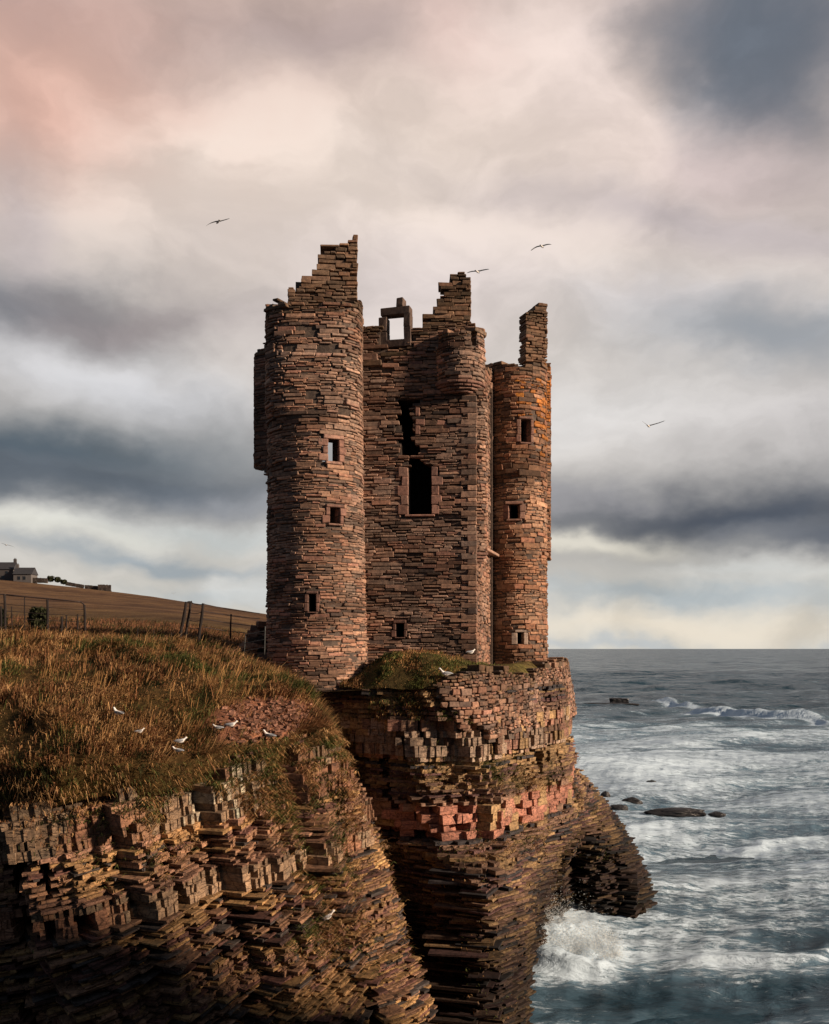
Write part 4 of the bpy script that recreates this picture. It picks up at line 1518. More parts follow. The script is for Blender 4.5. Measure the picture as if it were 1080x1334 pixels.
flying_bird(42, (284, 289), (268, 295), (299, 285), 'gull gliding in the sky left of the castle', (.10, .02), -1)
flying_bird(46, (706, 321), (692, 327), (719, 319), 'gull flying highest right of the castle stacks', (.16, .10))
flying_bird(46, (622, 354), (609, 356), (638, 351), 'gull passing just behind the broken middle chimney', (.10, .06))
flying_bird(44, (845, 555), (837, 549), (867, 548), 'gull with raised wings low in the sky at the right', (.0, .0), 1)
flying_bird(40, (8, 710), (1, 708), (19, 713), 'dark gull above the farmhouse at the left edge', (.06, .06), -1)
flying_bird(90, (226, 773), (223, 773), (229, 772), 'tiny distant gull low over the hill', (.05, .05), -1)

# ================================================================== GRASS
GOLD = np.array([.33, .185, .075]); STRAW = np.array([.44, .27, .125]); RUST = np.array([.24, .115, .055]); GREEN = np.array([.10, .112, .034]); DKG = np.array([.035, .038, .014])


def blades(name, pts, nrm, length, width, lean, cols, label, droop=.5, segs=2, wind=(.75, -.35)):
    """pts (n,3); one tapered bent ribbon per point"""
    n = len(pts)
    r = np.random.default_rng(len(pts))
    ang = r.random(n) * 2 * np.pi
    L = length * r.uniform(.55, 1.25, n)
    wv = np.array([wind[0], wind[1], 0])[None] + r.normal(0, .45, (n, 3)) * np.array([1, 1, 0])
    up = nrm + np.array([0, 0, .8]); up /= np.linalg.norm(up, axis=1, keepdims=True)
    d0 = up + wv * lean * .5; d0 /= np.linalg.norm(d0, axis=1, keepdims=True)
    d1 = up * .45 + wv * lean * 1.5 + np.array([0, 0, -droop]) * r.uniform(0, 1, (n, 1)); d1 /= np.linalg.norm(d1, axis=1, keepdims=True)
    side = np.stack([np.cos(ang), np.sin(ang), 0 * ang], 1)
    W = (width * r.uniform(.6, 1.4, n))[:, None]
    p0 = pts - up * .03
    p1 = p0 + d0 * (L * .55)[:, None]
    p2 = p1 + d1 * (L * .5)[:, None]
    V = np.stack([p0 - side * W, p0 + side * W, p1 - side * W * .8, p1 + side * W * .8, p2], 1)
    b = (np.arange(n) * 5)[:, None]
    Q = b + np.array([[0, 1, 3, 2]]); T = b + np.array([[2, 3, 4]])
    C = np.repeat(cols, 5, 0)
    C = C.reshape(n, 5, 3) 
    o = mesh_np(name, V.reshape(-1, 3), [Q, T], M_GRASS, None, cols=C.reshape(-1, 3))
    o['kind'] = 'stuff'; o['label'] = label; o['category'] = 'grass'
    return o


def grass_cols(p, green_bias=0.0, seed=0):
    n = len(p)
    a = fbm(p[:, 0] * .9, p[:, 1] * .9, p[:, 2] * .9, 91 + seed, 3) + rng.normal(0, .16, n)
    b = fbm(p[:, 0] * 2.5, p[:, 1] * 2.5, p[:, 2] * 2.5, 95 + seed, 2) + rng.normal(0, .2, n)
    c = np.where((a < -.12 + green_bias)[:, None], GREEN, np.where((a < .10)[:, None], GOLD, np.where((b > .1)[:, None], STRAW, RUST)))
    c = np.where((b < -.35)[:, None], DKG, c)
    return np.clip(c * rng.uniform(.65, 1.4, (n, 1)), .005, .65)


def sample_grid(Gd, n, dens):
    """area-and-density weighted random points on a grid mesh"""
    a = Gd[:-1, :-1]; b = Gd[:-1, 1:]; c = Gd[1:, 1:]; d_ = Gd[1:, :-1]
    cr_ = np.cross(c - a, d_ - b); ar = np.linalg.norm(cr_, axis=-1) / 2
    nr_ = -cr_ / np.maximum(1e-9, np.linalg.norm(cr_, axis=-1, keepdims=True))
    nr_ = np.where(nr_[..., 2:3] < 0, -nr_, nr_)
    ctr = (a + b + c + d_) / 4
    wgt = ar * dens(ctr)
    pr = (wgt / wgt.sum()).ravel()
    k = rng.choice(len(pr), n, p=pr)
    i, j = np.divmod(k, ar.shape[1])
    u, v = rng.random((2, n, 1))
    p = a[i, j] * (1 - u) * (1 - v) + b[i, j] * u * (1 - v) + c[i, j] * u * v + d_[i, j] * (1 - u) * v
    return p, nr_[i, j]


def dens_near(c):
    px_ = 540 + c[..., 0] / c[..., 1] * F; py_ = 845 - c[..., 2] / c[..., 1] * F
    d_ = (c[..., 1] < 29) * np.clip((px_ + 120) / 60, 0, 1) / np.maximum(c[..., 1], 5) ** 1.2
    s_ = np.clip(1.25 - np.sqrt(((c[..., 0] - SCAR[0]) / .95) ** 2 + ((c[..., 2] - SCAR[2]) / .42) ** 2), 0, 1) * (c[..., 1] < 23)
    bx = 540 + c[..., 0] / c[..., 1] * F; by = 845 - c[..., 2] / c[..., 1] * F
    for (qx, qy, *_r) in SITTING[:7]:
        d_ = d_ * (1 - .93 * np.exp(-((bx - qx) / 13) ** 2 - ((by - qy - 10) / 13) ** 2))
    clump = np.clip(.5 + 1.8 * fbm(c[..., 0] * 1.6, c[..., 1] * 1.6, c[..., 2] * 1.6, 99, 3), .05, 1.7)
    return d_ * (1 - np.clip(s_ * 2.6, 0, .93)) * clump


gp, gn = sample_grid(G[:10], 11000, lambda c: ((c[..., 1] < 23.5) * 1.0))
gn = np.where(gn[:, 1:2] > 0, -gn, gn)
blades('lip_grass', gp, gn * .6 - np.array([0, 0, .3]), .28 * np.ones(len(gp)), .007, .35, grass_cols(gp, .05, 2), 'grass hanging down over the broken turf lip', droop=1.8)
gp, gn = sample_grid(G[8:], 6000, dens_near)
blades('tall_strands', gp, gn, .55 * np.ones(len(gp)), .0055, .75, grass_cols(gp, -.3, 9) * 1.1, 'sparse pale strands standing over the tussocks')
gp, gn = sample_grid(G[8:], 200000, dens_near)
tall = np.clip(.62 + 1.5 * fbm(gp[:, 0] * 1.3, gp[:, 1] * 1.3, gp[:, 2] * 1.3, 101, 3), .22, 1.6)
blades('tussock_grass', gp, gn, .36 * tall, .007, .6, grass_cols(gp), 'long wind-bent golden brown tussock grass on the cliff top')
# rougher field behind the crest
gp, gn = sample_grid(G, 30000, lambda c: ((c[..., 1] > 26) & (c[..., 1] < 60)) * 1.0 * np.clip((540 + c[..., 0] / c[..., 1] * F + 60) / 60, 0, 1) / c[..., 1] ** 1.6)
cf = grass_cols(gp, -.1, 7) * np.array([.60, .52, .62])
blades('rough_pasture', gp, gn, .33 * np.ones(len(gp)), .010, .3, cf, 'short russet pasture grass behind the cliff top')
# castle mound
gp, gn = sample_grid(GP, 34000, lambda c: (c[..., 1] < 33) * np.clip(.5 + fbm(c[..., 0] * 2, c[..., 1] * 2, c[..., 2], 103, 3), .05, 1.5) * (c[..., 0] > -4) * np.clip(1.4 - c[..., 0] / 1.9, .12, 1))
blades('mound_grass', gp, gn, .17 * np.clip(.7 + 1.2 * fbm(gp[:, 0] * 2.2, gp[:, 1] * 2.2, gp[:, 2], 107, 3), .3, 1.6), .0085, .35, grass_cols(gp, .06, 3) * 1.35, 'green and brown turf on the mound at the castle foot')


def ledge_grass(name, tops, zone, n, length, label, bias=.05, drop=.9):
    x, y, z = tops[:, 0], tops[:, 1], tops[:, 2]
    wgt = zone(x, y, z) * np.clip(fbm(x * .8, y * .8, z * .8, 105, 3) * 3 + .4, 0, 1) * tops[:, 5]
    k = rng.choice(len(tops), n, p=wgt / wgt.sum())
    t = tops[k]
    off = rng.normal(0, .10, n); al = (rng.random(n) - .5) * t[:, 5] * 1.2
    p = np.column_stack([t[:, 0] + t[:, 3] * off - t[:, 4] * al, t[:, 1] + t[:, 4] * off + t[:, 3] * al, t[:, 2] - np.maximum(0, off) * .5])
    nn = np.column_stack([t[:, 3], t[:, 4], np.full(n, .5)])
    return blades(name, p, nn, length * np.ones(n), .0085, .35, grass_cols(p, bias, 5), label, droop=drop)


def pxy(x, y, z): return 540 + x / y * F, 845 - z / y * F


def zone_left(x, y, z):
    a, b = pxy(x, y, z)
    g = .05 + 1.0 * np.exp(-((a - 400) / 75) ** 2 - ((b - 1050) / 85) ** 2) + 1.2 * np.exp(-((a - 340) / 60) ** 2 - ((b - 1020) / 50) ** 2)
    g += .8 * np.exp(-((a - 100) / 130) ** 2 - ((b - 1040) / 40) ** 2) + .8 * np.exp(-((a - 410) / 60) ** 2 - ((b - 1210) / 28) ** 2) + .4 * np.exp(-((a - 240) / 60) ** 2 - ((b - 1090) / 40) ** 2)
    return g * (y < 26)


def zone_castle(x, y, z):
    a, b = pxy(x, y, z)
    g = .03 + 1.2 * np.exp(-((a - 600) / 90) ** 2 - ((b - 1095) / 20) ** 2) + .6 * np.exp(-((a - 610) / 60) ** 2 - ((b - 1000) / 20) ** 2)
    g += 1.6 * np.exp(-((a - 530) / 90) ** 2 - ((b - 915) / 34) ** 2) + .4 * np.exp(-((a - 760) / 30) ** 2 - ((b - 1030) / 30) ** 2) + .4 * np.exp(-((a - 700) / 60) ** 2 - ((b - 1020) / 15) ** 2)
    return g * (y < 42)


ledge_grass('ledge_grass', tops_l, zone_left, 42000, .20, 'tufts of brown green grass hanging on the ledges of the near cliff')
ledge_grass('ledge_turf', tops_c, zone_castle, 34000, .20, 'small green tufts on the ledges below the castle', .12)

ledge_grass('hanging_grass', tops_l, lambda x, y, z: ((z > -3.3) & (y < 26)) * np.exp(-((z + 2.2) / 1.0) ** 2) * np.clip(.3 + 2.5 * fbm(x * 1.1, y * 1.1, z * .5, 109, 2), .02, 1), 34000, .24, 'long grass spilling over the lip of the near cliff', 0.0, 1.6)
sp_, sn_ = sample_grid(G, 420, lambda c: np.clip(1.1 - np.sqrt(((c[..., 0] - SCAR[0]) / .95) ** 2 + ((c[..., 2] - SCAR[2]) / .42) ** 2), 0, 1) * (c[..., 1] < 23))
sp_, sn_ = sp_[:300], sn_[:300]
SB = Blocks()
for a_, b_ in zip(sp_, sn_):
    th_ = rng.uniform(-.6, .6); t, n, u = frame((math.cos(th_), math.sin(th_)), rng.normal(0, .15))
    SB.add(a_ + b_ * .01, t, n, u, np.array([rng.uniform(.02, .09), rng.uniform(.03, .07), rng.uniform(.012, .035)]), np.array([.33, .17, .115]) * rng.uniform(.5, 1.2), .01)
AR = SB.arrays()
o = SB._mass(np.arange(len(SB.c)), *AR, 'soil_stones', M_ROCK, None, False, .5)
tag(o, 'loose stones in the bare pink soil scar', 'stones', kind='stuff')

# ================================================================== SEA


def sea_mat():
    m, t, b = new_mat('sea_water')
    g = t.node('ShaderNodeNewGeometry'); pos = g.outputs['Position']
    fo = t.node('ShaderNodeAttribute', attribute_name='foam').outputs['Fac']
    p2 = t.scalev(pos, (.42, 1.25, 1))
    na = t.noise(p2, .22, 8, .68, 1.0)
    nb = t.noise(t.scalev(pos, (.5, 1.7, 1)), 1.3, 8, .74, .5)
    nc = t.noise(t.scalev(pos, (.35, 1.2, 1)), .035, 5, .6, .5)
    thr = t.math('ADD', t.math('MULTIPLY', fo, 1.3), t.math('MULTIPLY', t.math('SUBTRACT', na, .5), 2.2))
    thr = t.math('ADD', thr, t.math('MULTIPLY', t.math('SUBTRACT', nb, .5), 2.0))
    thr = t.math('ADD', thr, t.math('MULTIPLY', t.math('SUBTRACT', nc, .5), 1.2))
    nd = t.noise(t.scalev(pos, (.45, 1.5, 1)), 5.0, 4, .6)
    thr = t.math('ADD', thr, t.math('MULTIPLY', t.math('SUBTRACT', nd, .5), 1.3))
    foam = t.mapr(thr, .50, 1.0)
    milky = t.mapr(t.math('ADD', t.math('MULTIPLY', fo, 1.1), t.math('MULTIPLY', t.math('SUBTRACT', na, .5), 1.4)), .0, .85, 0, .9)
    deep = t.mix(milky, (.013, .040, .062, 1), (.15, .25, .34, 1))
    col = t.mix(foam, deep, (.54, .68, .80, 1))
    t.l.new(col, b.inputs['Base Color'])
    rough = t.mapr(foam, 0, 1, .22, .75, False)
    t.l.new(rough, b.inputs['Roughness'])
    b.inputs['IOR'].default_value = 1.33
    b.inputs['Specular IOR Level'].default_value = .27
    bp = t.node('ShaderNodeBump'); bp.inputs['Strength'].default_value = .9; bp.inputs['Distance'].default_value = .35
    wv = t.math('ADD', t.noise(t.scalev(pos, (.5, 1.4, 1)), .9, 8, .62, .6), t.math('MULTIPLY', t.noise(t.scalev(pos, (.5, 1.0, 1)), .07, 6, .65, .4), 4.0))
    t.l.new(t.math('ADD', wv, t.math('MULTIPLY', foam, .15)), bp.inputs['Height'])
    vn = None
    for sc_, k_ in ((.05, .42), (.25, .42), (1.2, .42)):
        nn = t.node('ShaderNodeTexNoise'); t.l.new(t.scalev(pos, (.55, 1.25, 1)), nn.inputs['Vector'])
        nn.inputs['Scale'].default_value = sc_; nn.inputs['Detail'].default_value = 4
        v1 = t.node('ShaderNodeVectorMath', operation='SUBTRACT'); t.l.new(nn.outputs['Color'], v1.inputs[0]); v1.inputs[1].default_value = (.5, .5, .5)
        v2 = t.scalev(v1.outputs[0], (k_ * 1.6, k_ * 3.0, 0))
        if vn is None: vn = v2
        else:
            v3 = t.node('ShaderNodeVectorMath', operation='ADD'); t.l.new(vn, v3.inputs[0]); t.l.new(v2, v3.inputs[1]); vn = v3.outputs[0]
    v4 = t.node('ShaderNodeVectorMath', operation='ADD'); t.l.new(vn, v4.inputs[0]); t.l.new(bp.outputs[0], v4.inputs[1])
    v5 = t.node('ShaderNodeVectorMath', operation='NORMALIZE'); t.l.new(v4.outputs[0], v5.inputs[0])
    t.l.new(v5.outputs[0], b.inputs['Normal'])
    b.inputs['Specular Tint'].default_value = (.60, .82, 1, 1)
    return m


M_SEA = sea_mat()


def sea_height(x, y):
    r = np.hypot(x, y)
    h = 0 * x
    rs = np.random.default_rng(3)
    for k in range(24):
        lam = 1.15 * 1.24 ** k if k < 16 else 6 + 5 * (k - 15)
        a = math.radians(-68 + rs.normal(0, 24))      # travel direction, roughly toward the shore
        kx, ky = math.cos(a) * 2 * math.pi / lam, math.sin(a) * 2 * math.pi / lam
        amp = .019 * lam ** .66
        fade = np.clip(lam * 55 / np.maximum(r, 1), 0, 1)
        ph = kx * x + ky * y + rs.random() * 6.28 + 1.2 * vnoise(x / lam / 3, y / lam / 3, 0 * x, 200 + k)
        h = h + amp * fade * (1 - 2 * np.abs(np.sin(ph / 2)) ** 1.3 + .3)
    return h


az = np.linspace(-.62, .62, 520)
rr = np.concatenate([np.geomspace(14, 500, 560), np.geomspace(520, 45000, 60)])
A_, R_ = np.meshgrid(az, rr)
xs, ys = R_ * np.sin(A_), R_ * np.cos(A_)
hz = sea_height(xs, ys) * np.clip(1.2 - R_ / 4000, 0, 1)
pxs = 540 + xs / ys * F
pys = 845 + 12 / ys * F
# foam: surf zone near the shore, milky belt between the breakers, the breaking roller
foam = .10 + 0 * xs
foam += .60 * np.exp(-((np.log(ys) - math.log(100)) / .42) ** 2) * np.clip(1.25 - (xs - 10) / 75, .35, 1)
foam += .35 * np.exp(-((np.log(ys) - math.log(58)) / .22) ** 2)
foam += .75 * np.exp(-((xs - 5.5) / 2.0) ** 2 - ((ys - 37.5) / 3.0) ** 2)
foam += .55 * np.exp(-((xs - 9.5) / 5.5) ** 2 - ((ys - 37.5) / 2.2) ** 2)
hz = hz + (.45 + .45 * fbm(xs * 1.6, ys * 1.6, 0 * xs, 320, 3)) * np.exp(-((xs - 5.6) / 2.0) ** 2 - ((ys - 38.0) / 2.2) ** 2)
foam += .22 * np.exp(-((ys - 31.0) / 5.0) ** 2)
foam += .30 * np.exp(-((xs - 13) / 5) ** 2 - ((ys - 31.5) / 1.0) ** 2)
foam += .35 * np.exp(-((xs - 4.5) / 1.2) ** 2 - ((ys - 31) / 2.5) ** 2)
foam += -.12 * np.clip((ys - 190) / 60, 0, 1)


def roller(x0, y0, x1, y1, hgt, wid, fm):
    global hz, foam
    a, b = np.array([x0, y0]), np.array([x1, y1]); d = b - a; L = np.linalg.norm(d); d /= L; n = np.array([d[1], -d[0]])
    s = (xs - a[0]) * d[0] + (ys - a[1]) * d[1]
    c = (xs - a[0]) * n[0] + (ys - a[1]) * n[1] + wid * .8 * vnoise(s / wid / 2.5, 0 * s, 0 * s, 300 + int(hgt * 100))
    e = np.clip(s / L * 5, 0, 1) * np.clip((1 - s / L) * 5, 0, 1)
    e = e * e * (3 - 2 * e) * (.75 + .35 * vnoise(s / wid / 1.6, 0 * s, 0 * s, 311))
    front = np.exp(-np.clip(c, 0, 99) ** 2 / (wid * .35) ** 2) * np.exp(-np.clip(-c, 0, 99) ** 2 / (wid * 1.1) ** 2)
    hz = hz + hgt * e * front
    foam = foam + fm * e * (np.exp(-((c - wid * .5) / (wid * .8)) ** 2)) - .35 * fm * e * np.exp(-((c + wid * .5) / (wid * .4)) ** 2)


def SP_(px_, py_):
    Yd = 12 * F / (py_ - 845); return (px_ - 540) * Yd / F, Yd


roller(*SP_(880, 927), *SP_(1120, 949), 1.3, 2.6, 1.5)
roller(*SP_(815, 914), *SP_(935, 926), .8, 2.2, 1.0)
roller(*SP_(900, 1100), *SP_(1140, 1086), .3, 1.3, .35)
roller(*SP_(860, 1260), *SP_(1140, 1240), .25, .8, .25)
roller(*SP_(700, 1262), *SP_(800, 1252), .30, .8, .3)
foam = foam + .45 * np.clip(hz - .12, -.3, .5) * (ys < 150)
V = np.stack([xs, ys, SEA + hz], -1).reshape(-1, 3)
I = np.arange(V.shape[0]).reshape(xs.shape)
Fq = np.stack([I[:-1, :-1], I[:-1, 1:], I[1:, 1:], I[1:, :-1]], -1).reshape(-1, 4)
sea = mesh_np('sea', V, Fq, M_SEA, None, smooth=True, attrs={'foam': np.clip(foam, 0, 1.3).ravel()})
sea['kind'] = 'structure'
# the rest of the sea outside the view, a few centimetres lower
o = mesh_np('outer_sea', [(-45000, -45000, SEA - .6), (45000, -45000, SEA - .6), (45000, 45000, SEA - .6), (-45000, 45000, SEA - .6)], np.array([[0, 1, 2, 3]]), M_SEA, None)
o['kind'] = 'structure'


# ================================================================== SEA ROCKS AND SPRAY
import bmesh


def sea_rock(px, py, wpx, hpx, label, dep=.6, box=False, sd_=0):
    Yd = 12 * F / (py - 845); c = P(px, py, Yd) + np.array([0, 0, .5 * min(1, Yd / 80)])
    wx, hz_ = wpx / 2 * Yd / F, hpx * 1.25 * Yd / F
    bm = bmesh.new(); bmesh.ops.create_icosphere(bm, subdivisions=4, radius=1)
    for v in bm.verts:
        p = np.array(v.co)
        if box: p = p / max(abs(p[0]), abs(p[1]), abs(p[2]) * .9) * (.85)
        n_ = float(fbm(p[0] * 1.6 + sd_, p[1] * 1.6, p[2] * 1.6, 401 + sd_, 4))
        p = p * (1 + .38 * n_)
        v.co = (p[0] * wx, p[1] * wx * dep, p[2] * hz_)
    me = bpy.data.meshes.new('sea_rock'); bm.to_mesh(me); bm.free(); me.materials.append(M_WET)
    o = bpy.data.objects.new('sea_rock', me); link(o); o.location = tuple(c)
    return tag(o, label, 'sea rock')


sea_rock(806, 921, 25, 6.5, 'square dark stack standing far out beside a flat skerry', .7, True, 1)
sea_rock(790, 922, 90, 2.6, 'long flat dark skerry stretching out from behind the cliff', .14, False, 2)
sea_rock(806, 1062, 24, 5, 'smooth oval dark rock nearest the cliff foot', .6, False, 3)
sea_rock(823, 1055, 27, 6, 'dark wedge rock just right of the smooth oval one', .5, False, 4)
sea_rock(789, 1045, 12, 5, 'small dark rock peeping close behind the cliff edge', .7, False, 5)
sea_rock(880, 1067, 82, 5, 'longest low dark reef right of the small rocks', .25, False, 6)
sea_rock(849, 1027, 14, 2.5, 'small lone dark rock further out than the reef', .5, False, 7)
sea_rock(934, 1069, 22, 3, 'low dark rock at the right end of the long reef', .5, False, 8)

m_, t_, b_ = new_mat('sea_foam')
b_.inputs['Base Color'].default_value = (.72, .78, .80, 1)
b_.inputs['Roughness'].default_value = .9
M_FOAM = m_
N = 120000
tt = rng.random(N) ** .7
base = np.array([P(x, 1236, 38.6) for x in np.linspace(695, 795, 12)])
bi = np.clip((rng.random(N) ** 1.5 * 12).astype(int), 0, 11)
ang = rng.normal(math.radians(72), .45, N); sp = rng.gamma(1.6, .26, N) * (1.25 - .075 * bi)
ang = ang - .03 * bi
c = base[bi] + np.column_stack([np.cos(ang) * sp * .8, rng.normal(0, .7, N), np.sin(ang) * sp * 1.1]) + rng.normal(0, .10, (N, 3))
c[:, 2] = np.maximum(c[:, 2], SEA + .05)
sz = rng.uniform(.003, .011, N) * np.where(rng.random(N) < .02, 1.6, 1)
tet = np.array([[1, 1, 1], [1, -1, -1], [-1, 1, -1], [-1, -1, 1]], float)
R_ = rng.normal(0, 1, (N, 3, 3)); R_, _ = np.linalg.qr(R_)
V = c[:, None] + np.einsum('nij,kj->nki', R_, tet) * sz[:, None, None]
T = (np.arange(N) * 4)[:, None, None] + np.array([[0, 1, 2], [0, 3, 1], [0, 2, 3], [1, 3, 2]])
o = mesh_np('wave_spray', V.reshape(-1, 3), T.reshape(-1, 3), M_FOAM)
tag(o, 'white spray bursting against the foot of the castle headland', 'spray', kind='stuff')

# ================================================================== FENCES
M_WOOD = simple_mat('weathered_wood', (.020, .016, .015), .9, .4, 14)
M_WIRE = simple_mat('rusty_wire', (.04, .028, .025), .6, .3, 30)
M_PIPE = simple_mat('galvanised_pipe', (.07, .075, .075), .5, .2, 20)


def rod(name, a, b, r1, r2, mat, parent, n=7, bend=0.0):
    a, b = np.array(a, float), np.array(b, float)
    d = b - a; L = np.linalg.norm(d); d /= L
    s_ = np.cross(d, [0, 1, 0]); s_ = s_ / np.linalg.norm(s_) if np.linalg.norm(s_) > .05 else np.array([1.0, 0, 0]); u_ = np.cross(s_, d)
    S = []
    for k in np.linspace(0, 1, 7):
        r = r1 * (1 - k) + r2 * k
        c = a + (b - a) * k + np.array([0, 0, -bend * 4 * k * (1 - k)]) + s_ * r * .12 * math.sin(k * 9 + r1 * 99)
        S.append((c, s_ * r * (1 + .12 * math.sin(k * 13)), u_ * r))
    o = loft(name, S, mat, parent, n)
    if parent is not None: o.location = -Vector(parent.location)
    return o


yd = 30.0
fe = empty('leaning_fence', tuple(P(250, 836, yd)))
tag(fe, 'pair of dark posts leaning together with loose wire running to the castle tower', 'fence')
rod('post', P(233, 838, yd), P(243, 784, yd), .055, .045, M_WOOD, fe)
rod('post', P(240, 838, yd + .3), P(248.5, 786, yd + .2), .045, .038, M_WOOD, fe)
rod('post', P(258, 838, yd), P(265, 786, yd), .052, .042, M_WOOD, fe)
rod('rail', P(241, 785.5, yd), P(250, 784, yd + .1), .035, .035, M_WOOD, fe)
rod('wire', P(249, 785, yd), P(266, 787, yd), .016, .016, M_WIRE, fe, 5, .04)
for dy, y2 in ((0, 799), (9, 806), (19, 816), (30, 826)):
    rod('wire', P(265, 787 + dy, yd), P(338, y2, 33.5), .013, .013, M_WIRE, fe, 5, .03)
for dy in (10, 20, 30):
    rod('wire', P(247, 788 + dy, yd), P(262, 788 + dy, yd), .013, .013, M_WIRE, fe, 5, .03)
rod('post', P(300, 832, 31.5), P(301, 800, 31.5), .03, .025, M_WOOD, fe)

fe = empty('pen_fence', tuple(P(55, 830, 32)))
tag(fe, 'sagging rusty rail and mesh pen in the long grass at the left edge', 'fence')
rod('rail', P(-30, 771, 32), P(8, 775, 32), .022, .022, M_WIRE, fe)
rod('rail', P(8, 775, 32), P(105, 784, 32), .022, .022, M_WIRE, fe)
rod('rail', P(105, 784, 32), P(111, 789, 32), .022, .022, M_WIRE, fe)
for (a, b, y0, y1, r) in ((111, 110, 830, 788, .045), (62, 62, 832, 781, .05), (7, 6, 832, 774, .05), (2, 1, 832, 790, .05), (80, 80.5, 832, 803, .045), (86, 86.5, 832, 801, .03), (101, 101, 832, 800, .03), (16, 15, 832, 790, .02), (32, 32, 832, 778, .02)):
    rod('post', P(a, y0, 32), P(b, y1, 32), r, r * .85, M_WOOD, fe)
for dy in (9, 18, 27, 36):
    rod('wire', P(-20, 775 + dy, 32), P(110, 786 + dy * .9, 32), .009, .009, M_WIRE, fe, 5, .03)

fe = empty('pipe_barrier', tuple(P(330, 850, 30.4)))
tag(fe, 'thin grey pipe barrier on the tumbled stones against the round tower', 'barrier')
rod('post', P(344.5, 853, 30.4), P(345.5, 816, 30.4), .018, .018, M_PIPE, fe)
rod('post', P(318, 852, 30.6), P(320, 826, 30.6), .016, .016, M_PIPE, fe)
for y_ in (822, 833, 843):
    rod('rail', P(319, y_ + 5, 30.6), P(345, y_, 30.4), .012, .012, M_PIPE, fe, 5)
for k, (px, y0, y1) in enumerate(((133, 842, 826), (178, 838, 818), (199, 838, 821), (153, 840, 828), (222, 838, 824))):
    o = rod('dead_stalk', P(px, y0 + 4, 27), P(px + 1.5, y1, 27), .03, .012, M_WOOD, None)
    tag(o, ['short dark stalk left of the taller one above the long grass', 'tallest dark dead stalk above the long grass left of the leaning posts', 'dark stalk between the tallest one and the leaning posts',
            'stubby stalk between the first and the tallest dead stalk', 'last thin stalk beside the leaning posts'][k], 'dead stalk')


def bush(px, py, Yd, rpx, label, col=(.030, .034, .016), n=2600, asp=1.0, name='gorse_bush'):
    c0 = P(px, py, Yd); r = rpx * Yd / F
    t = empty(name, tuple(c0 - np.array([0, 0, r * asp])))
    tag(t, label, 'bush')
    d = rng.normal(0, 1, (n, 3)); d /= np.linalg.norm(d, axis=1, keepdims=True)
    rad = r * rng.random(n) ** .4 * (1 + .35 * fbm(d[:, 0] * 2, d[:, 1] * 2, d[:, 2] * 2, 501, 3))
    p = d * rad[:, None] * np.array([1, .8, asp]) + np.array([0, 0, r * asp])
    s_ = r * .10
    a = rng.normal(0, 1, (n, 3)) * s_; b = rng.normal(0, 1, (n, 3)) * s_
    V = np.stack([p - a, p + b, p + a, p - b], 1)
    cl_ = np.array(col) * rng.uniform(.4, 1.8, (n, 1))
    o = mesh_np('foliage', V.reshape(-1, 3), np.arange(n * 4).reshape(n, 4), M_GRASS, t, cols=np.repeat(cl_, 4, 0))
    o2 = rod('stem', (0, 0, -.1), (0, 0, r * asp * .8), r * .08, r * .05, M_WOOD, None); o2.parent = t; o2.location = (0, 0, 0)
    return t


bush(50, 806, 32.6, 12.5, 'round dark bush caught inside the pen fence', asp=1.25)
bush(-2, 806, 32.6, 11, 'dark bush cut by the left edge behind the pen fence', asp=1.3)

# ================================================================== FARM ON THE HILL
M_HARL = simple_mat('pale_harled_wall', (.13, .122, .12), .9, .15, .6)
M_HARL2 = simple_mat('darker_harled_wall', (.085, .08, .08), .9, .2, .6)
M_SLATE = simple_mat('slate_roof', (.045, .046, .052), .7, .3, .8)
M_PANE = simple_mat('dark_window_glass', (.02, .025, .03), .15, .1, 1, .6)
M_DYKE = simple_mat('dry_stone_dyke', (.10, .085, .075), .9, .4, .5)


def boxm(name, c, h, mat, parent, roofh=0, jitter=0):
    V = _sg * np.array(h) + np.array(c)
    o = mesh_np(name, V, BOXF, mat, parent)
    return o


def house(pxa, pxb, ybase, yeave, yridge, Yd, label, wallm, chims, wins, depth=6.5):
    a, b = P(pxa, ybase, Yd), P(pxb, ybase, Yd)
    k = Yd / F
    L = b[0] - a[0]; H = (ybase - yeave) * k; RH = (yeave - yridge) * k
    t = empty('farmhouse', ((a[0] + b[0]) / 2, Yd + depth / 2, a[2]))
    tag(t, label, 'house')
    wall = boxm('wall', (0, 0, H / 2 - 1), (L / 2, depth / 2, H / 2 + 1), wallm, t)
    e = .35
    V = [(-L / 2 - e, -depth / 2 - e, H), (L / 2 + e, -depth / 2 - e, H), (L / 2 + e, depth / 2 + e, H), (-L / 2 - e, depth / 2 + e, H), (-L / 2 - e, 0, H + RH), (L / 2 + e, 0, H + RH)]
    roof = mesh_np('roof', V, [np.array([[0, 1, 5, 4], [2, 3, 4, 5], [3, 2, 1, 0]]), np.array([[1, 2, 5], [3, 0, 4]])], M_SLATE, t)
    for cx in chims:
        boxm('chimney', (cx * L / 2, 0, H + RH + .35), (.55, .4, .95), wallm, roof)
        for q in (-.25, .25): rod('chimney_pot', (cx * L / 2 + q, 0, H + RH + 1.3), (cx * L / 2 + q, 0, H + RH + 1.75), .14, .12, M_SLATE, None).parent = roof
    for (wx, wz, ww, wh) in wins:
        f_ = boxm('window', (wx * L / 2, -depth / 2 - .02, wz * H), (ww / 2 + .12, .06, wh / 2 + .12), M_HARL, wall)
        boxm('pane', (wx * L / 2, -depth / 2 - .09, wz * H), (ww / 2, .02, wh / 2), M_PANE, f_)
    return t, H, L


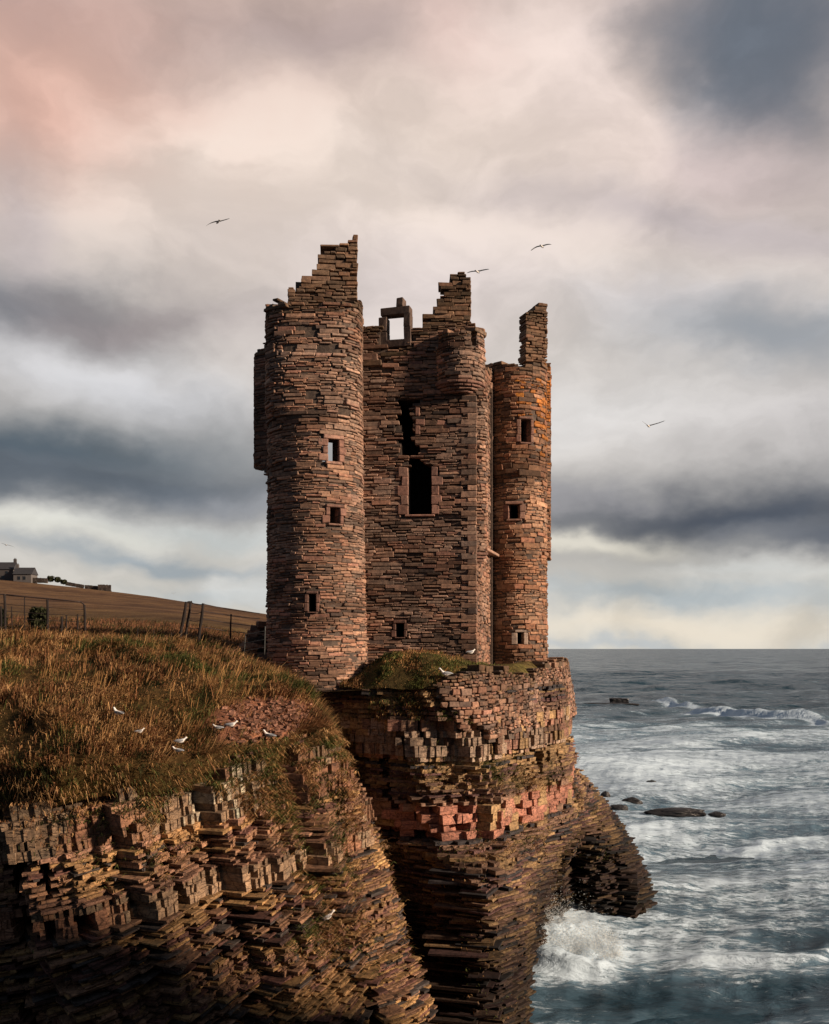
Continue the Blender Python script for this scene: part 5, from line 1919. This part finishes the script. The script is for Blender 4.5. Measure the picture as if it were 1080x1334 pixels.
house(-34, 16.5, 757, 741.5, 731.5, 392, 'taller slate roofed farmhouse cut by the left edge of the view', M_HARL2, (.96, -.3), ((-.45, .3, 1.1, 1.6), (.0, .3, 1.1, 1.6), (.5, .3, 1.2, 1.6), (.25, .72, 1, 1.1), (.7, .72, 1, 1.1)))
t_h, H_, L_ = house(17.5, 40.5, 758, 748, 738.5, 388, 'lower pale cottage with a dark slate roof joined to the taller house', M_HARL, (-.9,), ((-.35, .5, 1.0, 1.3), (.25, .5, 1.0, 1.3)))


def dyke(pts, Yd, hpx, label, mat=M_DYKE, n=30):
    """dry stone wall: uneven blocks along a line on the ridge"""
    t = empty('stone_dyke', tuple(P(pts[0][0], pts[0][1], Yd))); tag(t, label, 'wall')
    xs_ = np.linspace(pts[0][0], pts[-1][0], n + 1)
    B = Blocks()
    for i in range(n):
        for r_ in range(3):
            m = (xs_[i] + xs_[i + 1]) / 2 + rng.uniform(-.3, .3); yb = np.interp(m, [p[0] for p in pts], [p[1] for p in pts])
            c = P(m, yb - hpx * (r_ + .2) / 3, Yd)
            hw = (xs_[1] - xs_[0]) / 2 * Yd / F * rng.uniform(.9, 1.3)
            B.add(c, np.array([1., 0, 0]), np.array([0, -1., 0]), np.array([0, 0, 1.]), np.array([hw, .5, hpx / 6 * Yd / F * rng.uniform(.9, 1.3)]), np.array([.09, .075, .065]) * rng.uniform(.5, 1.5), .05)
    C_, T_, N_, U_, H__, K_, B_ = B.arrays()
    o = B._mass(np.arange(len(C_)), C_, T_, N_, U_, H__, K_, B_, 'dyke_stones', M_ROCK, t, False, .3)
    o.location = -Vector(t.location); o['kind'] = 'stuff'
    return t


dyke([(41, 758), (62, 759)], 390, 6, 'low pale wall running from the cottage to the dark bushes', n=10)
dyke([(86, 762), (109, 766)], 392, 4.5, 'low dark wall on the ridge between the bushes and the gap', n=12)
dyke([(111, 768), (129, 769.5)], 392, 6.5, 'dark wall on the ridge joined to the roofless shed', n=10)
dyke([(128, 771), (144.5, 772)], 391, 10.5, 'roofless stone shed standing at the right end of the ridge walls', n=8)
bush(66, 754, 391, 4.5, 'leftmost dark bush on the ridge beside the cottage wall', n=900, asp=.9, name='wind_clipped_bush')
bush(75, 755, 391, 4.2, 'middle dark bush on the ridge', n=900, asp=.9, name='wind_clipped_bush')
bush(83, 758, 391, 4.2, 'rightmost dark bush on the ridge above the low wall', n=900, asp=.75, name='wind_clipped_bush')

# ================================================================== UNSEEN GROUND ROUND THE CAMERA, RAISED AT THE RIGHT TO SHADE THE NEAR CLIFF
hx, hy = np.meshgrid(np.linspace(-14, 50, 130), np.linspace(-40, 17, 100))
topz = np.interp(hx, [-14, 4, 9, 14, 30, 60], [-1.75, -1.75, -1.2, 1.0, 2.5, 3.5])
topz = np.where(hx > 8, np.interp(hy, [-10, 2, 9, 11.3, 12.2, 13, 16.5], [1.8, 2.5, 3.0, 2.4, .6, -1.6, -3.0]), topz) * np.clip((hx - 4) / 5, 0, 1) + topz * (1 - np.clip((hx - 4) / 5, 0, 1))  # right-hand heights shaped so their shadow falls on the lower left cliff
edge_d = np.where(hy > 2.6, np.minimum(hx - (.5 * hy + 2.0), 16.2 - hy), 9) + .5 * vnoise(hx * .5, hy * .5, 0 * hx, 611)
edge_d = np.where((hy > 2.6) & (hx < 5), -9, edge_d)
hh = topz + .25 * fbm(hx * .25, hy * .25, 0 * hx, 601, 3)
hh = np.where(edge_d < 0, SEA - 1, hh)
top = np.stack([hx, hy, hh], -1)
V = top.reshape(-1, 3)
I = np.arange(130 * 100).reshape(100, 130)
Fq = np.stack([I[:-1, :-1], I[:-1, 1:], I[1:, 1:], I[1:, :-1]], -1).reshape(-1, 4)
o = mesh_np('unseen_shading_ground', V, Fq, M_SOIL, None, cols=np.tile([.08, .06, .03], (len(V), 1)), smooth=False)
o['kind'] = 'structure'
